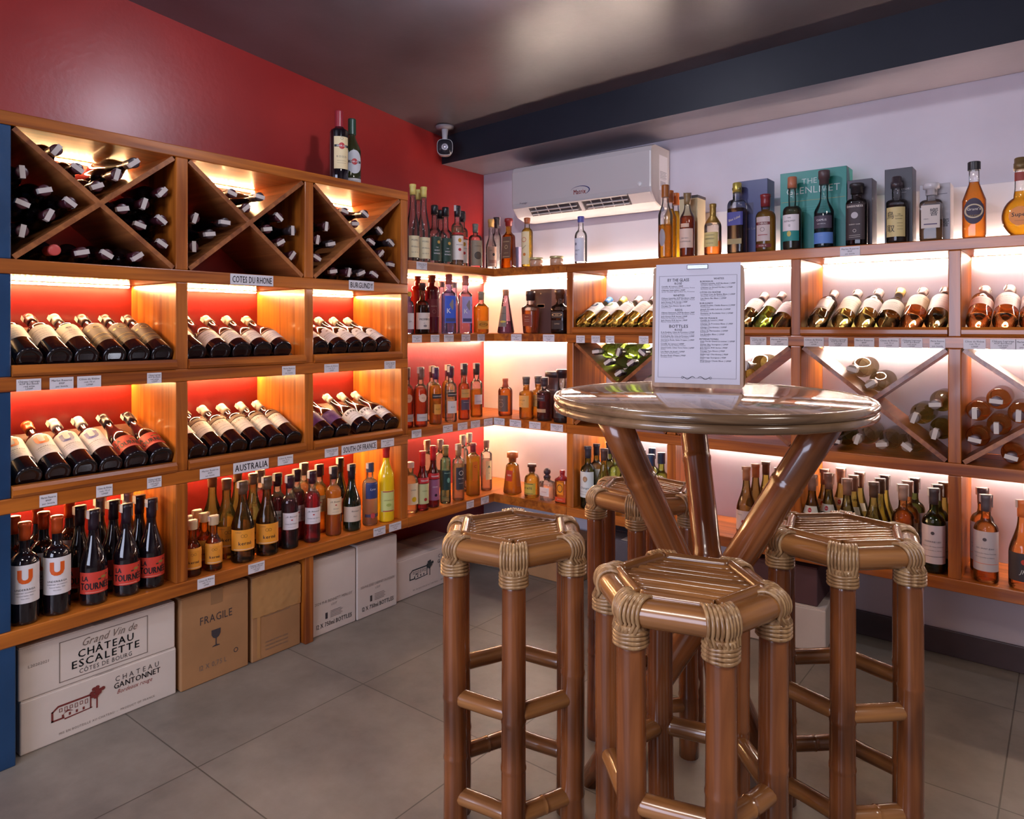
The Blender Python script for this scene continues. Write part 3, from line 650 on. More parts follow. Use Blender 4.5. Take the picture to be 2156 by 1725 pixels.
# uprights, bottom rows
CIDER = lambda: [(.16, .42, 1.3, S(232, 150, 40), [('t', 'kerné', .019, .05, -.28, BLK, {'bold': 1, 'fit': 1.6}), ('ring', 1, .006, -.1, .42, S(110, 70, 30)), ('ring', 1, .006, .1, .42, S(110, 70, 30)), ('t', "L'abbaye", .006, -.4, .78, S(140, 80, 30)), ('bar', .0022, .08, 0, -.88, S(225, 200, 180))])]
bottle_type('cider', 'cider_bottle', 'bottle', .30, .0425, 'burg', .42, .80, .0155, glass((.30, .24, .12), (.09, .06, .03)), None, ('capsule', S(96, 70, 52), .045, .4), CIDER(), strip=.04)
bottle_type('cider_green', 'cider_bottle', 'bottle', .30, .0425, 'burg', .42, .80, .0155, glass((.50, .52, .22), (.16, .15, .07)), None, ('capsule', S(120, 92, 72), .04, .4), CIDER())
bottle_type('cider_small', 'cider_bottle', 'bottle', .195, .030, 'burg', .48, .72, .0135, AMB, ((.75, .22, .03), .62), ('screw', S(205, 175, 140), .03), [(.14, .52, 1.35, S(226, 146, 44), [('t', 'kerné', .014, .0, -.3, BLK, {'bold': 1, 'fit': 1.6}), ('ring', 1, .0045, -.12, .42, S(110, 70, 30)), ('ring', 1, .0045, .12, .42, S(110, 70, 30)), ('bar', .002, .05, 0, -.85, S(225, 200, 180))])], strip=.03)
CL = lambda t, z0=.27, z1=.50, c=S(226, 214, 216), **k: [(z0, z1, 1.15, c, [('t', 'J.B. Bizouard', .0085, 0, .55, BLK, {'fit': 1.5, 'slant': .25}), ('disc', .6, .004, 0, .15, RED), ('t', t, .007, 0, -.3, GREY, {'fit': 1.4, 'slant': .2}), ('bar', .0006, .03, 0, -.7, GREY)])]
def lqr(k, liq, lab, capc=S(60, 22, 36), H=.29, R=.0335, gl=CLR, lv=.70, shape='bord', hs=.62, hn=.78, rn=.0145, st='capsule', strip=.05, ch=.05, **kw):
    return bottle_type(k, 'liqueur_bottle', 'bottle', H, R, shape, hs, hn, rn, gl, (liq, lv) if liq else None, (st, capc, ch) + tuple(kw.pop('capx', ())), lab, strip=strip, **kw)
lqr('cassis', (.10, .008, .03), CL('Crème de Framboise')); lqr('framboise', (.62, .01, .06), CL('Crème de Cerise')); lqr('cassis_dark', (.07, .006, .02), CL('Crème de Cassis'))
lqr('apricot', (.98, .50, .04, .35), CL('Abricot', .32, .56, S(232, 205, 170)), capc=S(50, 34, 36)); lqr('yellow_back', (1., .62, .08), CL('Pêche', .32, .56, S(232, 205, 150)), capc=S(60, 22, 30))
lqr('pink_back', (.75, .10, .18), CL('Rose'), capc=S(150, 130, 120)); lqr('orange_clear', (1., .68, .36), [(.35, .47, .5, S(230, 225, 228))], capc=S(110, 96, 96))
wine('dark_burg', DKG, ('capsule', S(36, 24, 36), .062, .3), [(.15, .38, 1.2, S(214, 190, 170), [('t', 'Bizouard', .009, .1, .4, GREY, {'slant': .3}), ('t', 'Marc', .008, .1, -.3, GREY)])], P=dict(Bg, H=.285))
bottle_type('limoncello_white', 'liqueur_bottle', 'bottle', .275, .034, 'bord', .66, .79, .0145, glass((.95, .88, .82), (.7, .6, .55)), ((1., .92, .86, .6), .72), ('screw', S(70, 68, 90), .038), [(.44, .70, .95, S(44, 56, 110), [('t', 'Lyse', .013, 0, .2, WHT, {'slant': .3})]), (.14, .19, 1.1, S(70, 64, 96)), (.12, .21, .3, S(190, 70, 70), (), 'oval')], strip=.04)
M_YLIQ = flat((.90, .56, .01), .15, coat=.5)
bottle_type('limoncello', 'liqueur_bottle', 'bottle', .34, .037, 'burg', .60, .84, .0145, M_YLIQ, None, ('capsule', S(190, 40, 42), .05), [(.14, .42, 1.0, S(205, 210, 130), [('t', 'LIMONCELLO', .007, 0, .1, S(90, 100, 40)), ('disc', .6, .012, 0, -.35, S(170, 180, 90)), ('bar', .004, .055, 0, .93, RED), ('bar', .004, .055, 0, -.93, RED)])])
# corner shelf
SPI = dict(name='spirit_bottle', cat='bottle')
def sp(k, H, R, shape, hs, hn, rn, gl, liq, cap, lab, **kw): return bottle_type(k, 'spirit_bottle', 'bottle', H, R, shape, hs, hn, rn, gl, liq, cap, lab, **kw)
sp('poire', .37, .032, 'burg', .42, .78, .0135, CLR, None, ('capsule', S(214, 196, 110), .05), [(.05, .33, .95, S(225, 210, 170), [('t', 'POIRE', .012, 0, .6, GREY), ('t', 'Williams', .011, 0, 0, GREY, {'slant': .3}), ('t', 'eau de vie', .008, 0, -.5, GREY)])])
sp('gin_green', .27, .034, 'bord', .56, .72, .0145, CLR, None, ('stopper', S(30, 28, 32), .025, .3, 0, 1.25), [(.06, .50, .9, S(34, 62, 52), [('t', 'THE', .007, 0, .1, WHT), ('t', 'WEST', .010, 0, -.15, WHT), ('t', 'WINDS', .010, 0, -.4, WHT), ('disc', 1, .008, .3, .55, S(200, 160, 80))])])
sp('vodka_tall', .31, .031, 'bord', .64, .76, .0145, CLR, ((1., .86, .60), .66), ('capsule', S(40, 30, 36), .055), [(.10, .50, 1.3, S(238, 224, 214), [('disc', 1.2, .009, 0, .62, S(200, 140, 40)), ('t', 'WILLIAMS', .008, 0, .25, BLK), ('disc', 1, .008, 0, -.15, RED)]), (.52, .55, 1.3, RED)], strip=.05)
sp('gin_round', .235, .037, 'round', .62, .76, .013, CLR, None, ('capsule', S(120, 118, 110), .045), [(.05, .62, 1.05, S(150, 132, 110), [('t', 'AUDEMUS', .008, 0, .55, BLK), ('disc', 1, .016, 0, -.2, S(80, 66, 54)), ('ring', 1, .02, 0, -.2, BLK)])])
sp('whisky_hat', .265, .030, 'burg', .5, .76, .013, CLR, None, ('stopper', S(205, 160, 90), .022, .5, 0, 1.4), [(.08, .50, 1.15, S(178, 142, 122), [('disc', 1.2, .007, 0, .2, BLK), ('t', 'GIN', .010, -.5, .6, BLK), ('bar', .018, .05, 0, -.5, S(150, 100, 84))])])
sp('tall_clear', .31, .026, 'bord', .6, .78, .0135, CLR, None, ('capsule', S(50, 44, 50), .06), [(.10, .45, .8, S(230, 228, 230), [('t', 'N', .01, 0, 0, BLK)])], strip=.05)
sp('cointreau', .25, .034, 'ang', .68, .80, .015, AMB, ((1., .38, .03), .74), ('stopper', S(150, 44, 42), .02, .4, 0, 1.5), [(.22, .68, .85, S(112, 78, 60), [('t', 'BOURBON', .008, 0, .55, S(226, 190, 140)), ('ring', 1, .010, 0, .05, S(226, 190, 140)), ('t', 'small batch', .006, 0, -.5, S(226, 190, 140)), ('bar', .002, .045, 0, -.85, S(226, 190, 140))])], e=5, dr=.6, R0=.040)
sp('galliano', .26, .030, 'bord', .70, .84, .0135, CLR, ((1., .68, .05, 0.25), .80), ('capsule', S(170, 96, 60), .03), [(.06, .72, .95, S(232, 208, 160), [('ring', 1, .013, 0, .5, S(200, 60, 40)), ('t', 'Metaxa', .009, 0, .05, BLK, {'rot': .7}), ('disc', 1, .008, .1, -.4, S(210, 120, 40))])])
sp('bulldog', .235, .031, 'bord', .58, .78, .013, CLR, None, ('screw', S(80, 80, 150), .028), [(.05, .54, 1.0, S(214, 212, 222), [('t', 'GUILTY', .010, -.1, -.05, BLK, {'fit': 1.2, 'sx': .7}), ('t', 'DILL', .010, -.25, -.38, BLK, {'sx': .7}), ('disc', 1, .007, -.4, .5, S(130, 128, 140))])])
sp('mombo', .235, .036, 'round', .50, .70, .013, BRN, ((.10, .02, .015), .6), ('stopper', S(60, 30, 34), .015, .4, 0, 1.3), [(.10, .44, 1.2, S(222, 206, 196), [('t', 'MOMBO', .014, .05, .2, BLK, {'bold': 1}), ('t', 'gin', .006, 0, -.25, GREY), ('disc', .6, .009, .1, -.6, S(130, 120, 120))])])
sp('blue_band', .20, .026, 'round', .6, .8, .012, BLU, None, ('screw', S(200, 170, 60), .02), [(.12, .5, 1.3, S(224, 220, 224), [('t', 'gin', .01, 0, 0, GREY)])])
sp('red_jug', .29, .036, 'round', .7, .84, .014, flat((.42, .01, .015), .12, coat=.5), None, ('screw', S(170, 60, 50), .02), [(.15, .5, 1.0, S(150, 26, 30), [('t', 'Campo', .01, 0, 0, CRM)])])
sp('dark_red_jug', .285, .038, 'round', .74, .86, .015, flat((.13, .008, .014), .15, coat=.5), None, ('stopper', S(150, 80, 60), .015, .4, 0, 1.4), [(.30, .62, .9, S(120, 40, 46), [('t', 'RESERVE', .008, 0, .2, S(210, 170, 150)), ('ring', 1, .01, 0, -.4, S(170, 110, 100))])])
DIA = ([(0, 1.5), (.9, 0), (0, -1.5), (-.9, 0)], [(0, 3, 2, 1)])
KL = [(.12, .72, 1.0, S(110, 130, 190), [], 'rect')]
def klab(bg): return [(.20, .70, .85, bg, [('poly', DIA, .019, .35, .35, S(140, 130, 130)), ('t', 'K', .034, -.35, -.1, WHT, {'bold': 1}), ('bar', .018, .05, 0, -.78, S(70, 74, 120))])]
sp('k_blue', .275, .035, 'ang', .72, .82, .0145, BLU, None, ('stopper', S(170, 90, 80), .028, .4, 0, 1.2), klab(S(64, 96, 205)), e=4, dr=.75)
sp('k_violet', .275, .034, 'ang', .72, .82, .0145, LBL, None, ('stopper', S(200, 130, 120), .028, .4, 0, 1.2), klab(S(170, 160, 215)), e=4, dr=.75)
sp('tall_blue', .27, .030, 'burg', .55, .8, .0145, LBL, None, ('screw', S(150, 140, 150), .025), [])
sp('karu', .225, .038, 'ang', .62, .74, .014, CLR, ((1., .52, .03, 0.3), .66), ('capsule', S(150, 140, 120), .045), [(.10, .30, .85, S(232, 160, 60), [('t', 'KARU', .014, 0, .15, S(90, 60, 20), {'bold': 1}), ('ring', .4, .026, 0, .1, S(150, 90, 20))])], e=4, dr=.75)
sp('cone', .235, .015, 'bulb', .86, .90, .0145, PUR, ((.30, .20, .34), .28), ('capsule', S(170, 120, 90), .03), [(.15, .62, .7, S(120, 110, 100), [('t', 'MYRIS', .008, 0, .3, BLK), ('disc', .8, .007, .3, -.5, S(200, 180, 70))])], R0=.046)
sp('decanter', .195, .046, 'ang', .68, .80, .019, CLR, ((.85, .26, .02), .62), ('stopper', S(60, 44, 42), .028, .4, 0, 1.3), [(.20, .52, .60, S(140, 60, 36), [('t', 'Blantin', .008, 0, .6, S(226, 190, 150)), ('bar', .0008, .03, 0, .1, CRM), ('bar', .0008, .03, 0, -.2, CRM)])], e=3, dr=.8, R0=.038)
sp('black_decanter', .20, .044, 'ang', .66, .78, .018, SMK, ((.12, .06, .04), .6), ('stopper', S(90, 60, 44), .026, .4, 0, 1.5), [(.40, .56, .75, S(60, 44, 40), [('t', 'XO', .012, 0, 0, S(220, 180, 130)), ('ring', .25, .03, 0, 0, S(220, 180, 130))]), (.12, .34, .75, S(50, 38, 36), [('t', 'CAMUS', .009, 0, .2, S(220, 190, 150))])], e=4, dr=.7)
sp('brandy', .285, .033, 'bord', .62, .76, .0135, CLR, ((.80, .17, .02), .66), ('capsule', S(140, 110, 100), .058, .3, .3), [(.42, .56, .6, S(226, 190, 160), [('t', 'V.S', .01, 0, 0, RED)], 'oval'), (.10, .22, .9, S(196, 190, 190), [('t', 'COGNAC', .008, 0, 0, GREY)])], strip=.05)
sp('rum_chairman', .28, .031, 'bord', .62, .76, .0135, CLR, ((1., .48, .03, 0.3), .70), ('capsule', S(84, 50, 84), .058), [(.46, .54, .9, S(40, 28, 28), [('t', "CHAIRMAN'S", .008, 0, 0, CRM, {'bold': 1})]), (.18, .36, .6, S(220, 150, 60), [('t', 'RUM', .01, 0, 0, S(120, 80, 20))])], strip=.05)
sp('rum_white', .28, .031, 'bord', .62, .76, .0135, CLR, None, ('capsule', S(84, 46, 62), .058), [(.46, .54, .9, S(40, 28, 28), [('t', "CHAIRMAN'S", .008, 0, 0, CRM, {'bold': 1})]), (.16, .38, .9, S(214, 206, 204), [('t', 'RUM', .01, 0, 0, GREY)])], strip=.05)
sp('rum_neck', .29, .030, 'round', .56, .66, .016, CLR, ((.85, .25, .03), .82), ('capsule', S(70, 60, 62), .06), [(.18, .36, .9, S(80, 62, 80), [('bar', .001, .03, 0, .5, CRM)]), (.40, .55, .9, S(205, 150, 80), [('t', 'PLANTERAY', .007, 0, 0, BLK)])], strip=.05)
sp('rum_pale', .285, .033, 'round', .58, .68, .016, CLR, ((1., .66, .10), .52), ('capsule', S(60, 52, 56), .06), [(.24, .42, .75, S(214, 196, 200), [('t', '3 STARS', .008, 0, -.4, S(60, 60, 110))])], strip=.05)
sp('rum_flask', .20, .039, 'round', .64, .78, .013, CLR, ((.95, .32, .02), .72), ('capsule', S(170, 84, 60), .045), [(.12, .56, 1.0, S(96, 76, 66), [('t', 'FLOR', .010, 0, .45, S(170, 150, 130)), ('ring', 1, .015, 0, -.15, S(150, 120, 100))])])
sp('whisky_amber', .22, .037, 'round', .58, .68, .017, CLR, ((1., .46, .02, 0.22), .80), ('capsule', S(96, 86, 84), .04), [(.28, .56, 1.0, S(232, 170, 90), [('t', 'BUTLER', .009, 0, .2, S(110, 70, 30)), ('t', 'rum', .006, 0, -.4, S(110, 70, 30))])])
sp('rum_dark', .22, .038, 'round', .62, .72, .016, CLR, ((.22, .02, .02), .66), ('capsule', S(70, 56, 62), .045), [(.46, .60, .7, S(64, 22, 30), [('t', 'El Pasador', .008, 0, 0, CRM)]), (.20, .28, .8, S(190, 150, 110), [])], strip=.04)
sp('globe_bottle', .245, .042, 'round', .52, .64, .020, CLR, ((.10, .05, .04), .42), ('stopper', S(56, 44, 50), .022, .3, 0, 1.4), [(.10, .34, .8, S(56, 46, 44), [('t', 'XO', .014, 0, 0, CRM)])])
sp('cassis_red', .285, .030, 'burg', .50, .74, .0135, glass((.28, .02, .05), (.1, .01, .02)), None, ('capsule', S(200, 44, 50), .07), [(.12, .46, 1.2, S(200, 205, 150), [('t', 'CASSIS', .008, 0, .3, S(60, 90, 40)), ('disc', 1, .008, .1, -.55, S(170, 50, 50))]), (.47, .56, 1.25, S(190, 30, 40), [('t', 'TEISSEIRE', .009, 0, 0, WHT, {'bold': 1})])])
sp('cassis_purple', .30, .031, 'burg', .50, .74, .0135, glass((.18, .02, .06), (.08, .01, .03)), None, ('capsule', S(190, 40, 48), .07), [(.12, .46, 1.2, S(160, 96, 130), [('t', 'CERISE', .008, 0, .3, WHT), ('disc', 1, .007, .1, -.5, S(50, 20, 40))]), (.47, .56, 1.25, S(190, 30, 40), [('t', 'TEISSEIRE', .009, 0, 0, WHT, {'bold': 1})])])
sp('absinthe', .29, .027, 'round', .70, .80, .0135, GRNG, None, ('capsule', S(140, 120, 70), .05), [(.24, .58, 1.1, S(30, 60, 56), [('t', 'Absente', .009, 0, .75, S(180, 220, 200)), ('disc', 1.6, .008, .2, 0, S(120, 170, 150))])])
sp('mezcal', .285, .031, 'round', .66, .76, .0135, CLR, ((1., .78, .50), .64), ('capsule', S(170, 130, 96), .055), [(.20, .60, .8, S(62, 54, 58), [('ring', 1, .012, .1, .5, CRM), ('t', 'MEZCAL', .008, .1, .0, CRM), ('t', 'artesanal', .006, .1, -.4, CRM)])], strip=.05)
sp('rum_square', .275, .033, 'ang', .74, .82, .014, CLR, ((1., .64, .04, 0.3), .74), ('capsule', S(130, 50, 56), .045), [(.30, .66, .45, S(214, 110, 30), [('t', 'C', .02, 0, .5, S(120, 40, 20))])], e=5, dr=.8)
sp('tequila_tall', .27, .031, 'round', .70, .78, .0135, CLR, ((1., .80, .66), .62), ('capsule', S(150, 116, 100), .04), [(.22, .60, .6, S(232, 200, 150), [('poly', ([(-1, -1), (0, 1), (1, -1)], [(0, 2, 1)]), .008, 0, .4, S(60, 90, 70)), ('t', 'A', .01, 0, -.3, GREY)])])
sp('lemon_round', .24, .036, 'round', .6, .76, .014, glass((1., .92, .62), (.8, .7, .4)), None, ('screw', S(220, 200, 190), .025), [(.18, .6, 1.2, S(235, 225, 190), [('disc', 1, .012, .1, -.5, S(230, 190, 30)), ('t', 'Limón', .01, 0, .4, GREY)])])
sp('clear_back', .30, .032, 'round', .66, .78, .014, CLR, None, ('capsule', S(190, 180, 176), .05), [(.2, .5, .9, S(110, 90, 92), [])], strip=.04)
sp('tequila_1800', .19, .030, 'cone', .80, .86, .016, CLR, ((1., .52, .02, 0.3), .78), ('stopper', S(190, 110, 60), .032, .35, .3, 1.9), [(.36, .66, .72, S(176, 56, 36), [('t', '1800', .013, 0, .1, CRM, {'bold': 1})])], e=5, dr=.8, R0=.044)
sp('tequila_ball', .155, .040, 'round', .52, .78, .014, CLR, ((1., .66, .05), .74), ('stopper', S(90, 56, 44), .018, .4, 0, 1.7), [(.12, .50, 1.1, S(212, 180, 70), [('t', 'AYATE', .015, 0, .1, BLK, {'bold': 1, 'fit': 1.7}), ('bar', .003, .06, 0, .85, BLK), ('bar', .002, .06, 0, -.85, BLK)])])
sp('tequila_clear', .125, .036, 'ang', .74, .84, .015, CLR, ((1., .93, .88), .6), ('ball', S(64, 44, 52), .03, .5, 0, .0185), [(.2, .55, .8, S(240, 215, 205), [('t', 'Casmar', .010, 0, 0, S(180, 110, 90), {'slant': .3})])], e=4, dr=.8)
sp('herradura', .165, .038, 'ang', .72, .82, .011, CLR, ((1., .42, .02, 0.25), .76), ('capsule', S(150, 40, 48), .045), [(.06, .2, .8, S(206, 70, 30), [('t', 'REPOSADO', .006, 0, 0, CRM)]), (.28, .66, .5, S(240, 150, 30), [('ring', 1.2, .017, 0, 0, S(40, 28, 34))])], e=4, dr=.6)
# top shelf of the white wall
sp('cognac_tall', .335, .033, 'burg', .58, .80, .014, CLR, ((1., .50, .02), .46), ('screw', S(150, 84, 30), .055), [(.16, .40, .45, S(150, 142, 148), (), 'oval'), (.63, .70, .3, S(120, 116, 124), (), 'oval')])
sp('cognac_yellow', .325, .030, 'burg', .60, .80, .013, CLR, ((1., .56, .02, 0.2), .74), ('screw', S(190, 100, 30), .055), [])
sp('cognac_red', .285, .033, 'burg', .60, .80, .013, CLR, ((.80, .14, .01), .64), ('capsule', S(130, 104, 70), .05), [(.14, .44, 1.2, S(218, 186, 168), [('t', 'CHATEAU', .007, 0, .0, GREY), ('t', 'MONTIFAUD', .009, 0, -.35, GREY)]), (.46, .52, .6, S(214, 176, 150))], strip=.03)
sp('henness', .225, .037, 'round', .54, .68, .012, CLR, ((.95, .28, .03), .27), ('capsule', S(160, 126, 60), .085, .3, .5), [(.16, .44, 1.05, S(206, 186, 120), [('t', 'V.S COGNAC', .007, 0, .6, BLK), ('t', 'HENNESSY', .009, 0, .1, BLK), ('t', 'Very Special', .006, 0, -.5, BLK)]), (.56, .62, .4, S(110, 90, 70), (), 'oval')])
sp('blue_whisky', .285, .035, 'round', .70, .82, .0155, glass((.88, .92, .93), (.45, .60, .65)), ((.42, .25, .10), .68), ('stopper', S(200, 180, 90), .02, .3, .6, 1.2), [(.14, .22, .9, S(160, 140, 96)), (.42, .62, 1.0, S(70, 70, 140), [('t', 'Blue Label', .014, 0, 0, S(215, 200, 170), {'rot': .3, 'fit': 1.5, 'slant': .2})])], e=6, dr=.9)
SHIELD = ([(-1, .6), (-.6, 1), (0, 1.2), (.6, 1), (1, .6), (.9, -.5), (0, -1.2), (-.9, -.5)], [(7, 6, 5, 4, 3, 2, 1, 0)])
sp('chivas', .240, .040, 'round', .58, .72, .018, CLR, ((1., .56, .02, 0.4), .74), ('capsule', S(124, 40, 44), .052, .3), [(.18, .60, .75, S(196, 176, 172), [('bar', .012, .062, 0, .45, S(110, 40, 44)), ('t', 'CHIVAS', .011, 0, .45, CRM, {'bold': 1, 'fit': 1.9}), ('ring', 1, .009, 0, -.05, S(80, 60, 60)), ('bar', .003, .04, 0, -.5, S(150, 60, 60))]), (.07, .13, .9, S(110, 36, 34), [('t', 'REGAL 12', .007, 0, 0, CRM)])])
sp('glen', .275, .036, 'round', .56, .66, .015, CLR, ((.55, .24, .10), .64), ('stopper', S(180, 110, 80), .025, .4, 0, 1.2), [(.28, .52, 1.1, S(222, 212, 214), [('t', 'THE', .007, 0, .6, BLK), ('t', 'GLENLIVET', .009, 0, .2, BLK, {'fit': 1.8}), ('t', '12', .012, 0, -.35, BLK)]), (.13, .28, 1.1, S(30, 130, 126), [('disc', 1.4, .008, 0, .4, S(190, 170, 80))])])
sp('camus', .275, .037, 'burg', .52, .74, .015, glass((.80, .92, .94), (.40, .62, .66)), ((.24, .22, .28), .5), ('stopper', S(84, 66, 68), .035, .4, 0, 1.45), [(.06, .22, 1.3, S(92, 132, 200), [('t', '- - -', .006, 0, .5, WHT)]), (.28, .46, 1.1, S(70, 60, 76), [('t', 'CAMUS', .011, 0, .3, WHT), ('t', 'VERY SPECIAL', .005, 0, -.3, WHT)])])
sp('darkness', .225, .038, 'round', .72, .82, .018, SMK, ((.10, .05, .04), .70), ('stopper', S(44, 40, 44), .018, .4, 0, 1.45), [(.10, .72, .9, S(52, 36, 40), [('t', 'DARKNESS', .011, 0, .85, CRM, {'bold': 1}), ('disc', 1, .0125, 0, .35, S(180, 172, 176)), ('t', 'SHERRY CASK', .006, 0, -.15, CRM), ('ring', 1, .006, 0, -.5, CRM), ('bar', .0008, .04, 0, -.75, CRM), ('bar', .0008, .04, 0, -.85, CRM)])], e=3, dr=.8)
sp('tottori', .23, .036, 'round', .66, .72, .0165, CLR, ((.35, .18, .10), .62), ('stopper', S(60, 50, 56), .022, .3, 0, 1.0), [(.10, .58, 1.0, S(204, 184, 128), [('t', '鳥', .030, -.5, .45, BLK, {'fit': .9}), ('t', '取', .030, -.45, -.45, BLK, {'fit': .9}), ('t', 'THE', .005, .35, .5, BLK), ('t', 'TOTTORI', .006, .35, .38, BLK, {'fit': .8}), ('t', 'BLENDED', .005, .35, .2, BLK), ('bar', .0008, .02, .45, -.1, BLK), ('bar', .0008, .02, .45, -.3, BLK), ('bar', .0008, .02, .45, -.5, BLK)])])
sp('hibiki', .19, .037, 'round', .70, .80, .015, CLR, ((.95, .62, .28), .40), ('stopper', S(205, 200, 205), .022, .1, 0, 1.8), [(.24, .68, .8, S(206, 192, 184), [('t', '響', .030, .35, .35, BLK, {'fit': .9}), ('t', 'HIBIKI', .006, -.45, -.2, GREY), ('bar', .004, .042, 0, -.66, S(80, 60, 96))]), (.70, .75, .5, S(90, 66, 50))], e=5, dr=.85)
sp('grants', .27, .036, 'cone', .50, .72, .016, CLR, ((.95, .30, .02, 0.18), .74), ('screw', S(40, 38, 44), .028), [(.18, .52, .85, S(58, 44, 66), [('t', "Grant's", .013, 0, .15, CRM, {'bold': 1}), ('t', 'TRIPLE WOOD', .006, 0, -.35, GOLD), ('ring', .9, .028, 0, 0, S(200, 180, 150))], 'oval')], e=3, dr=.8, extra=None)
sp('super', .25, .055, 'oval', .135, .68, .017, CLR, ((1., .50, .01, 0.25), .62), ('stopper', S(120, 96, 60), .02, .4, .3, 1.1), [(.14, .40, .58, S(236, 150, 80), [('t', 'Super', .020, 0, .15, BLK, {'bold': 1, 'fit': 1.5}), ('bar', .001, .03, 0, -.5, S(160, 90, 40))], 'oval'), (.76, .88, 1.0, S(150, 60, 50))], dr=.55, e=2.2)
bottle_type('vermouth', 'vermouth_bottle', 'bottle', .31, .040, 'ang', .70, .80, .0145, DK, None, ('screw', S(150, 40, 52), .07), [(.17, .62, .85, S(226, 205, 160), [('disc', 1.1, .013, 0, .42, RED), ('bar', .010, .064, 0, .42, BLK), ('t', 'MARTINI', .0105, 0, .42, WHT, {'bold': 1, 'fit': 1.85}), ('ring', 1, .006, 0, .88, GREY), ('t', 'ROSSO', .012, 0, -.25, GREY, {'gap': .1}), ('bar', .0008, .04, 0, -.5, GREY), ('bar', .0008, .04, 0, -.65, GREY)])])
bottle_type('vermouth_round', 'vermouth_bottle', 'bottle', .30, .040, 'burg', .52, .78, .0145, flat((.035, .036, .012), .06, coat=.6), None, ('screw', S(40, 70, 56), .07), [(.17, .52, .95, S(200, 200, 206), [('disc', 1.1, .013, 0, .0, RED), ('bar', .010, .066, 0, .0, BLK), ('t', 'MARTINI', .0105, 0, .0, WHT, {'bold': 1, 'fit': 1.8})], 'oval'), (.02, .10, 1.0, S(196, 190, 190), [('t', 'BIANCO', .007, 0, 0, GREY)])])
# bottom row of the white wall
wine('w_green', glass((.30, .42, .10), (.08, .12, .02)), ('capsule', S(60, 56, 66), .055), [(.20, .62, 1.35, S(222, 226, 222), [('disc', 1.1, .012, .1, .45, S(190, 150, 110)), ('ring', 1.2, .010, .1, .4, S(60, 50, 50)), ('t', 'Change', .014, 0, -.25, BLK, {'slant': .3, 'fit': 1.5})] + lines(2, -.55, .2, .005, GREY, SM))])
wine('w_yellow', YEL, ('capsule', S(84, 60, 56), .055), [], P=Bg); wine('w_olive', OLV, ('capsule', S(96, 70, 56), .055), [], P=Bg)
wine('w_lightgreen', glass((.72, .82, .20), (.35, .42, .05)), ('screw', S(40, 60, 90), .05), [(.2, .5, 1.2, S(225, 220, 190))], P=Bd, strip=None)
wine('w_dark_burg', glass((.42, .28, .07), (.14, .08, .02)), ('capsule', S(176, 120, 88), .055), [(.12, .40, 1.4, S(218, 205, 212), [('t', 'Hamilton', .006, -.3, .6, GREY), ('disc', 1, .008, 0, -.1, S(180, 60, 60))])], P=Bg)
def collar(zc, c):   # curved neck label with a red seal
    return [(.50, .60, 1.0, S(214, 208, 190), [('disc', 1, .009, 0, 0, RED), ('t', 'Bott', .006, 0, 0, WHT)])]
wine('w_collar', glass((.36, .30, .10), (.12, .09, .02)), ('capsule', S(150, 110, 92), .06), collar(0, 0), P=Bg)
wine('w_collar_y', glass((.72, .60, .16), (.36, .28, .04)), ('capsule', S(150, 110, 92), .06), collar(0, 0), P=Bg)
wine('w_rose', ROS, ('capsule', S(176, 140, 124), .055), [(.2, .50, 1.35, S(232, 190, 160))]); wine('w_domaine', DGR, ('capsule', S(70, 60, 64), .055), [(.12, .58, 1.4, S(214, 196, 200), [('disc', 1, .006, 0, .6, S(80, 70, 76)), ('t', 'DOMAINE UBY', .008, 0, .15, GREY, {'fit': 1.5}), ('bar', .0014, .09, 0, -.62, BLK)] + lines(2, -.1, .2, .005, GREY, SM))])
wine('w_rose_domaine', ROS, ('capsule', S(96, 84, 88), .055), [(.14, .60, 1.4, S(200, 184, 184), [('disc', 1, .006, 0, .6, S(80, 70, 76)), ('t', 'VAL SAINT-JEAN', .007, 0, .15, GREY, {'fit': 1.5}), ('bar', .0014, .09, 0, -.62, S(226, 100, 40))] + lines(2, -.1, .2, .005, GREY, SM))])
wine('w_rose_black', ROS, ('capsule', S(226, 120, 60), .055), [(.10, .42, 1.2, S(52, 42, 46), [('disc', 1, .009, .1, .4, S(190, 60, 40)), ('t', 'JP', .020, 0, -.3, S(190, 186, 180), {'slant': .3})])], P=Bg)
# ================================================================== placing the bottles
ORD = ['first', 'second', 'third', 'fourth', 'fifth', 'sixth', 'seventh', 'eighth', 'ninth', 'tenth', 'eleventh', 'twelfth']
def ordl(lst):      # 'first ... counted within identical looks' -> ordinal words for each entry by look
    cnt = {}; tot = {}
    for l in lst: tot[l] = tot.get(l, 0) + 1
    out = []
    for l in lst:
        cnt[l] = cnt.get(l, 0) + 1; out.append('' if tot[l] == 1 else ORD[cnt[l] - 1] + ' ')
    return out
LOOK = {
 'u_orange': 'red wine bottle with orange U label', 'u_blue': 'red wine bottle with blue U label', 'latour': 'dark wine bottle with red label',
 'latour_silver': 'dark wine bottle with silver cap', 'white_label': 'red wine bottle with plain white label', 'crest_label': 'red wine bottle with crested cream label',
 'brown_gold': 'wine bottle with brown and gold label', 'rhone': 'sloping red wine bottle with low cream label', 'burgundy_seal': 'red wine bottle with peaked white label',
 'curtis': 'red wine bottle with banded cream label', 'purple': 'red wine bottle with purple label', 'lepas': 'wine bottle with bold lettered white label'}
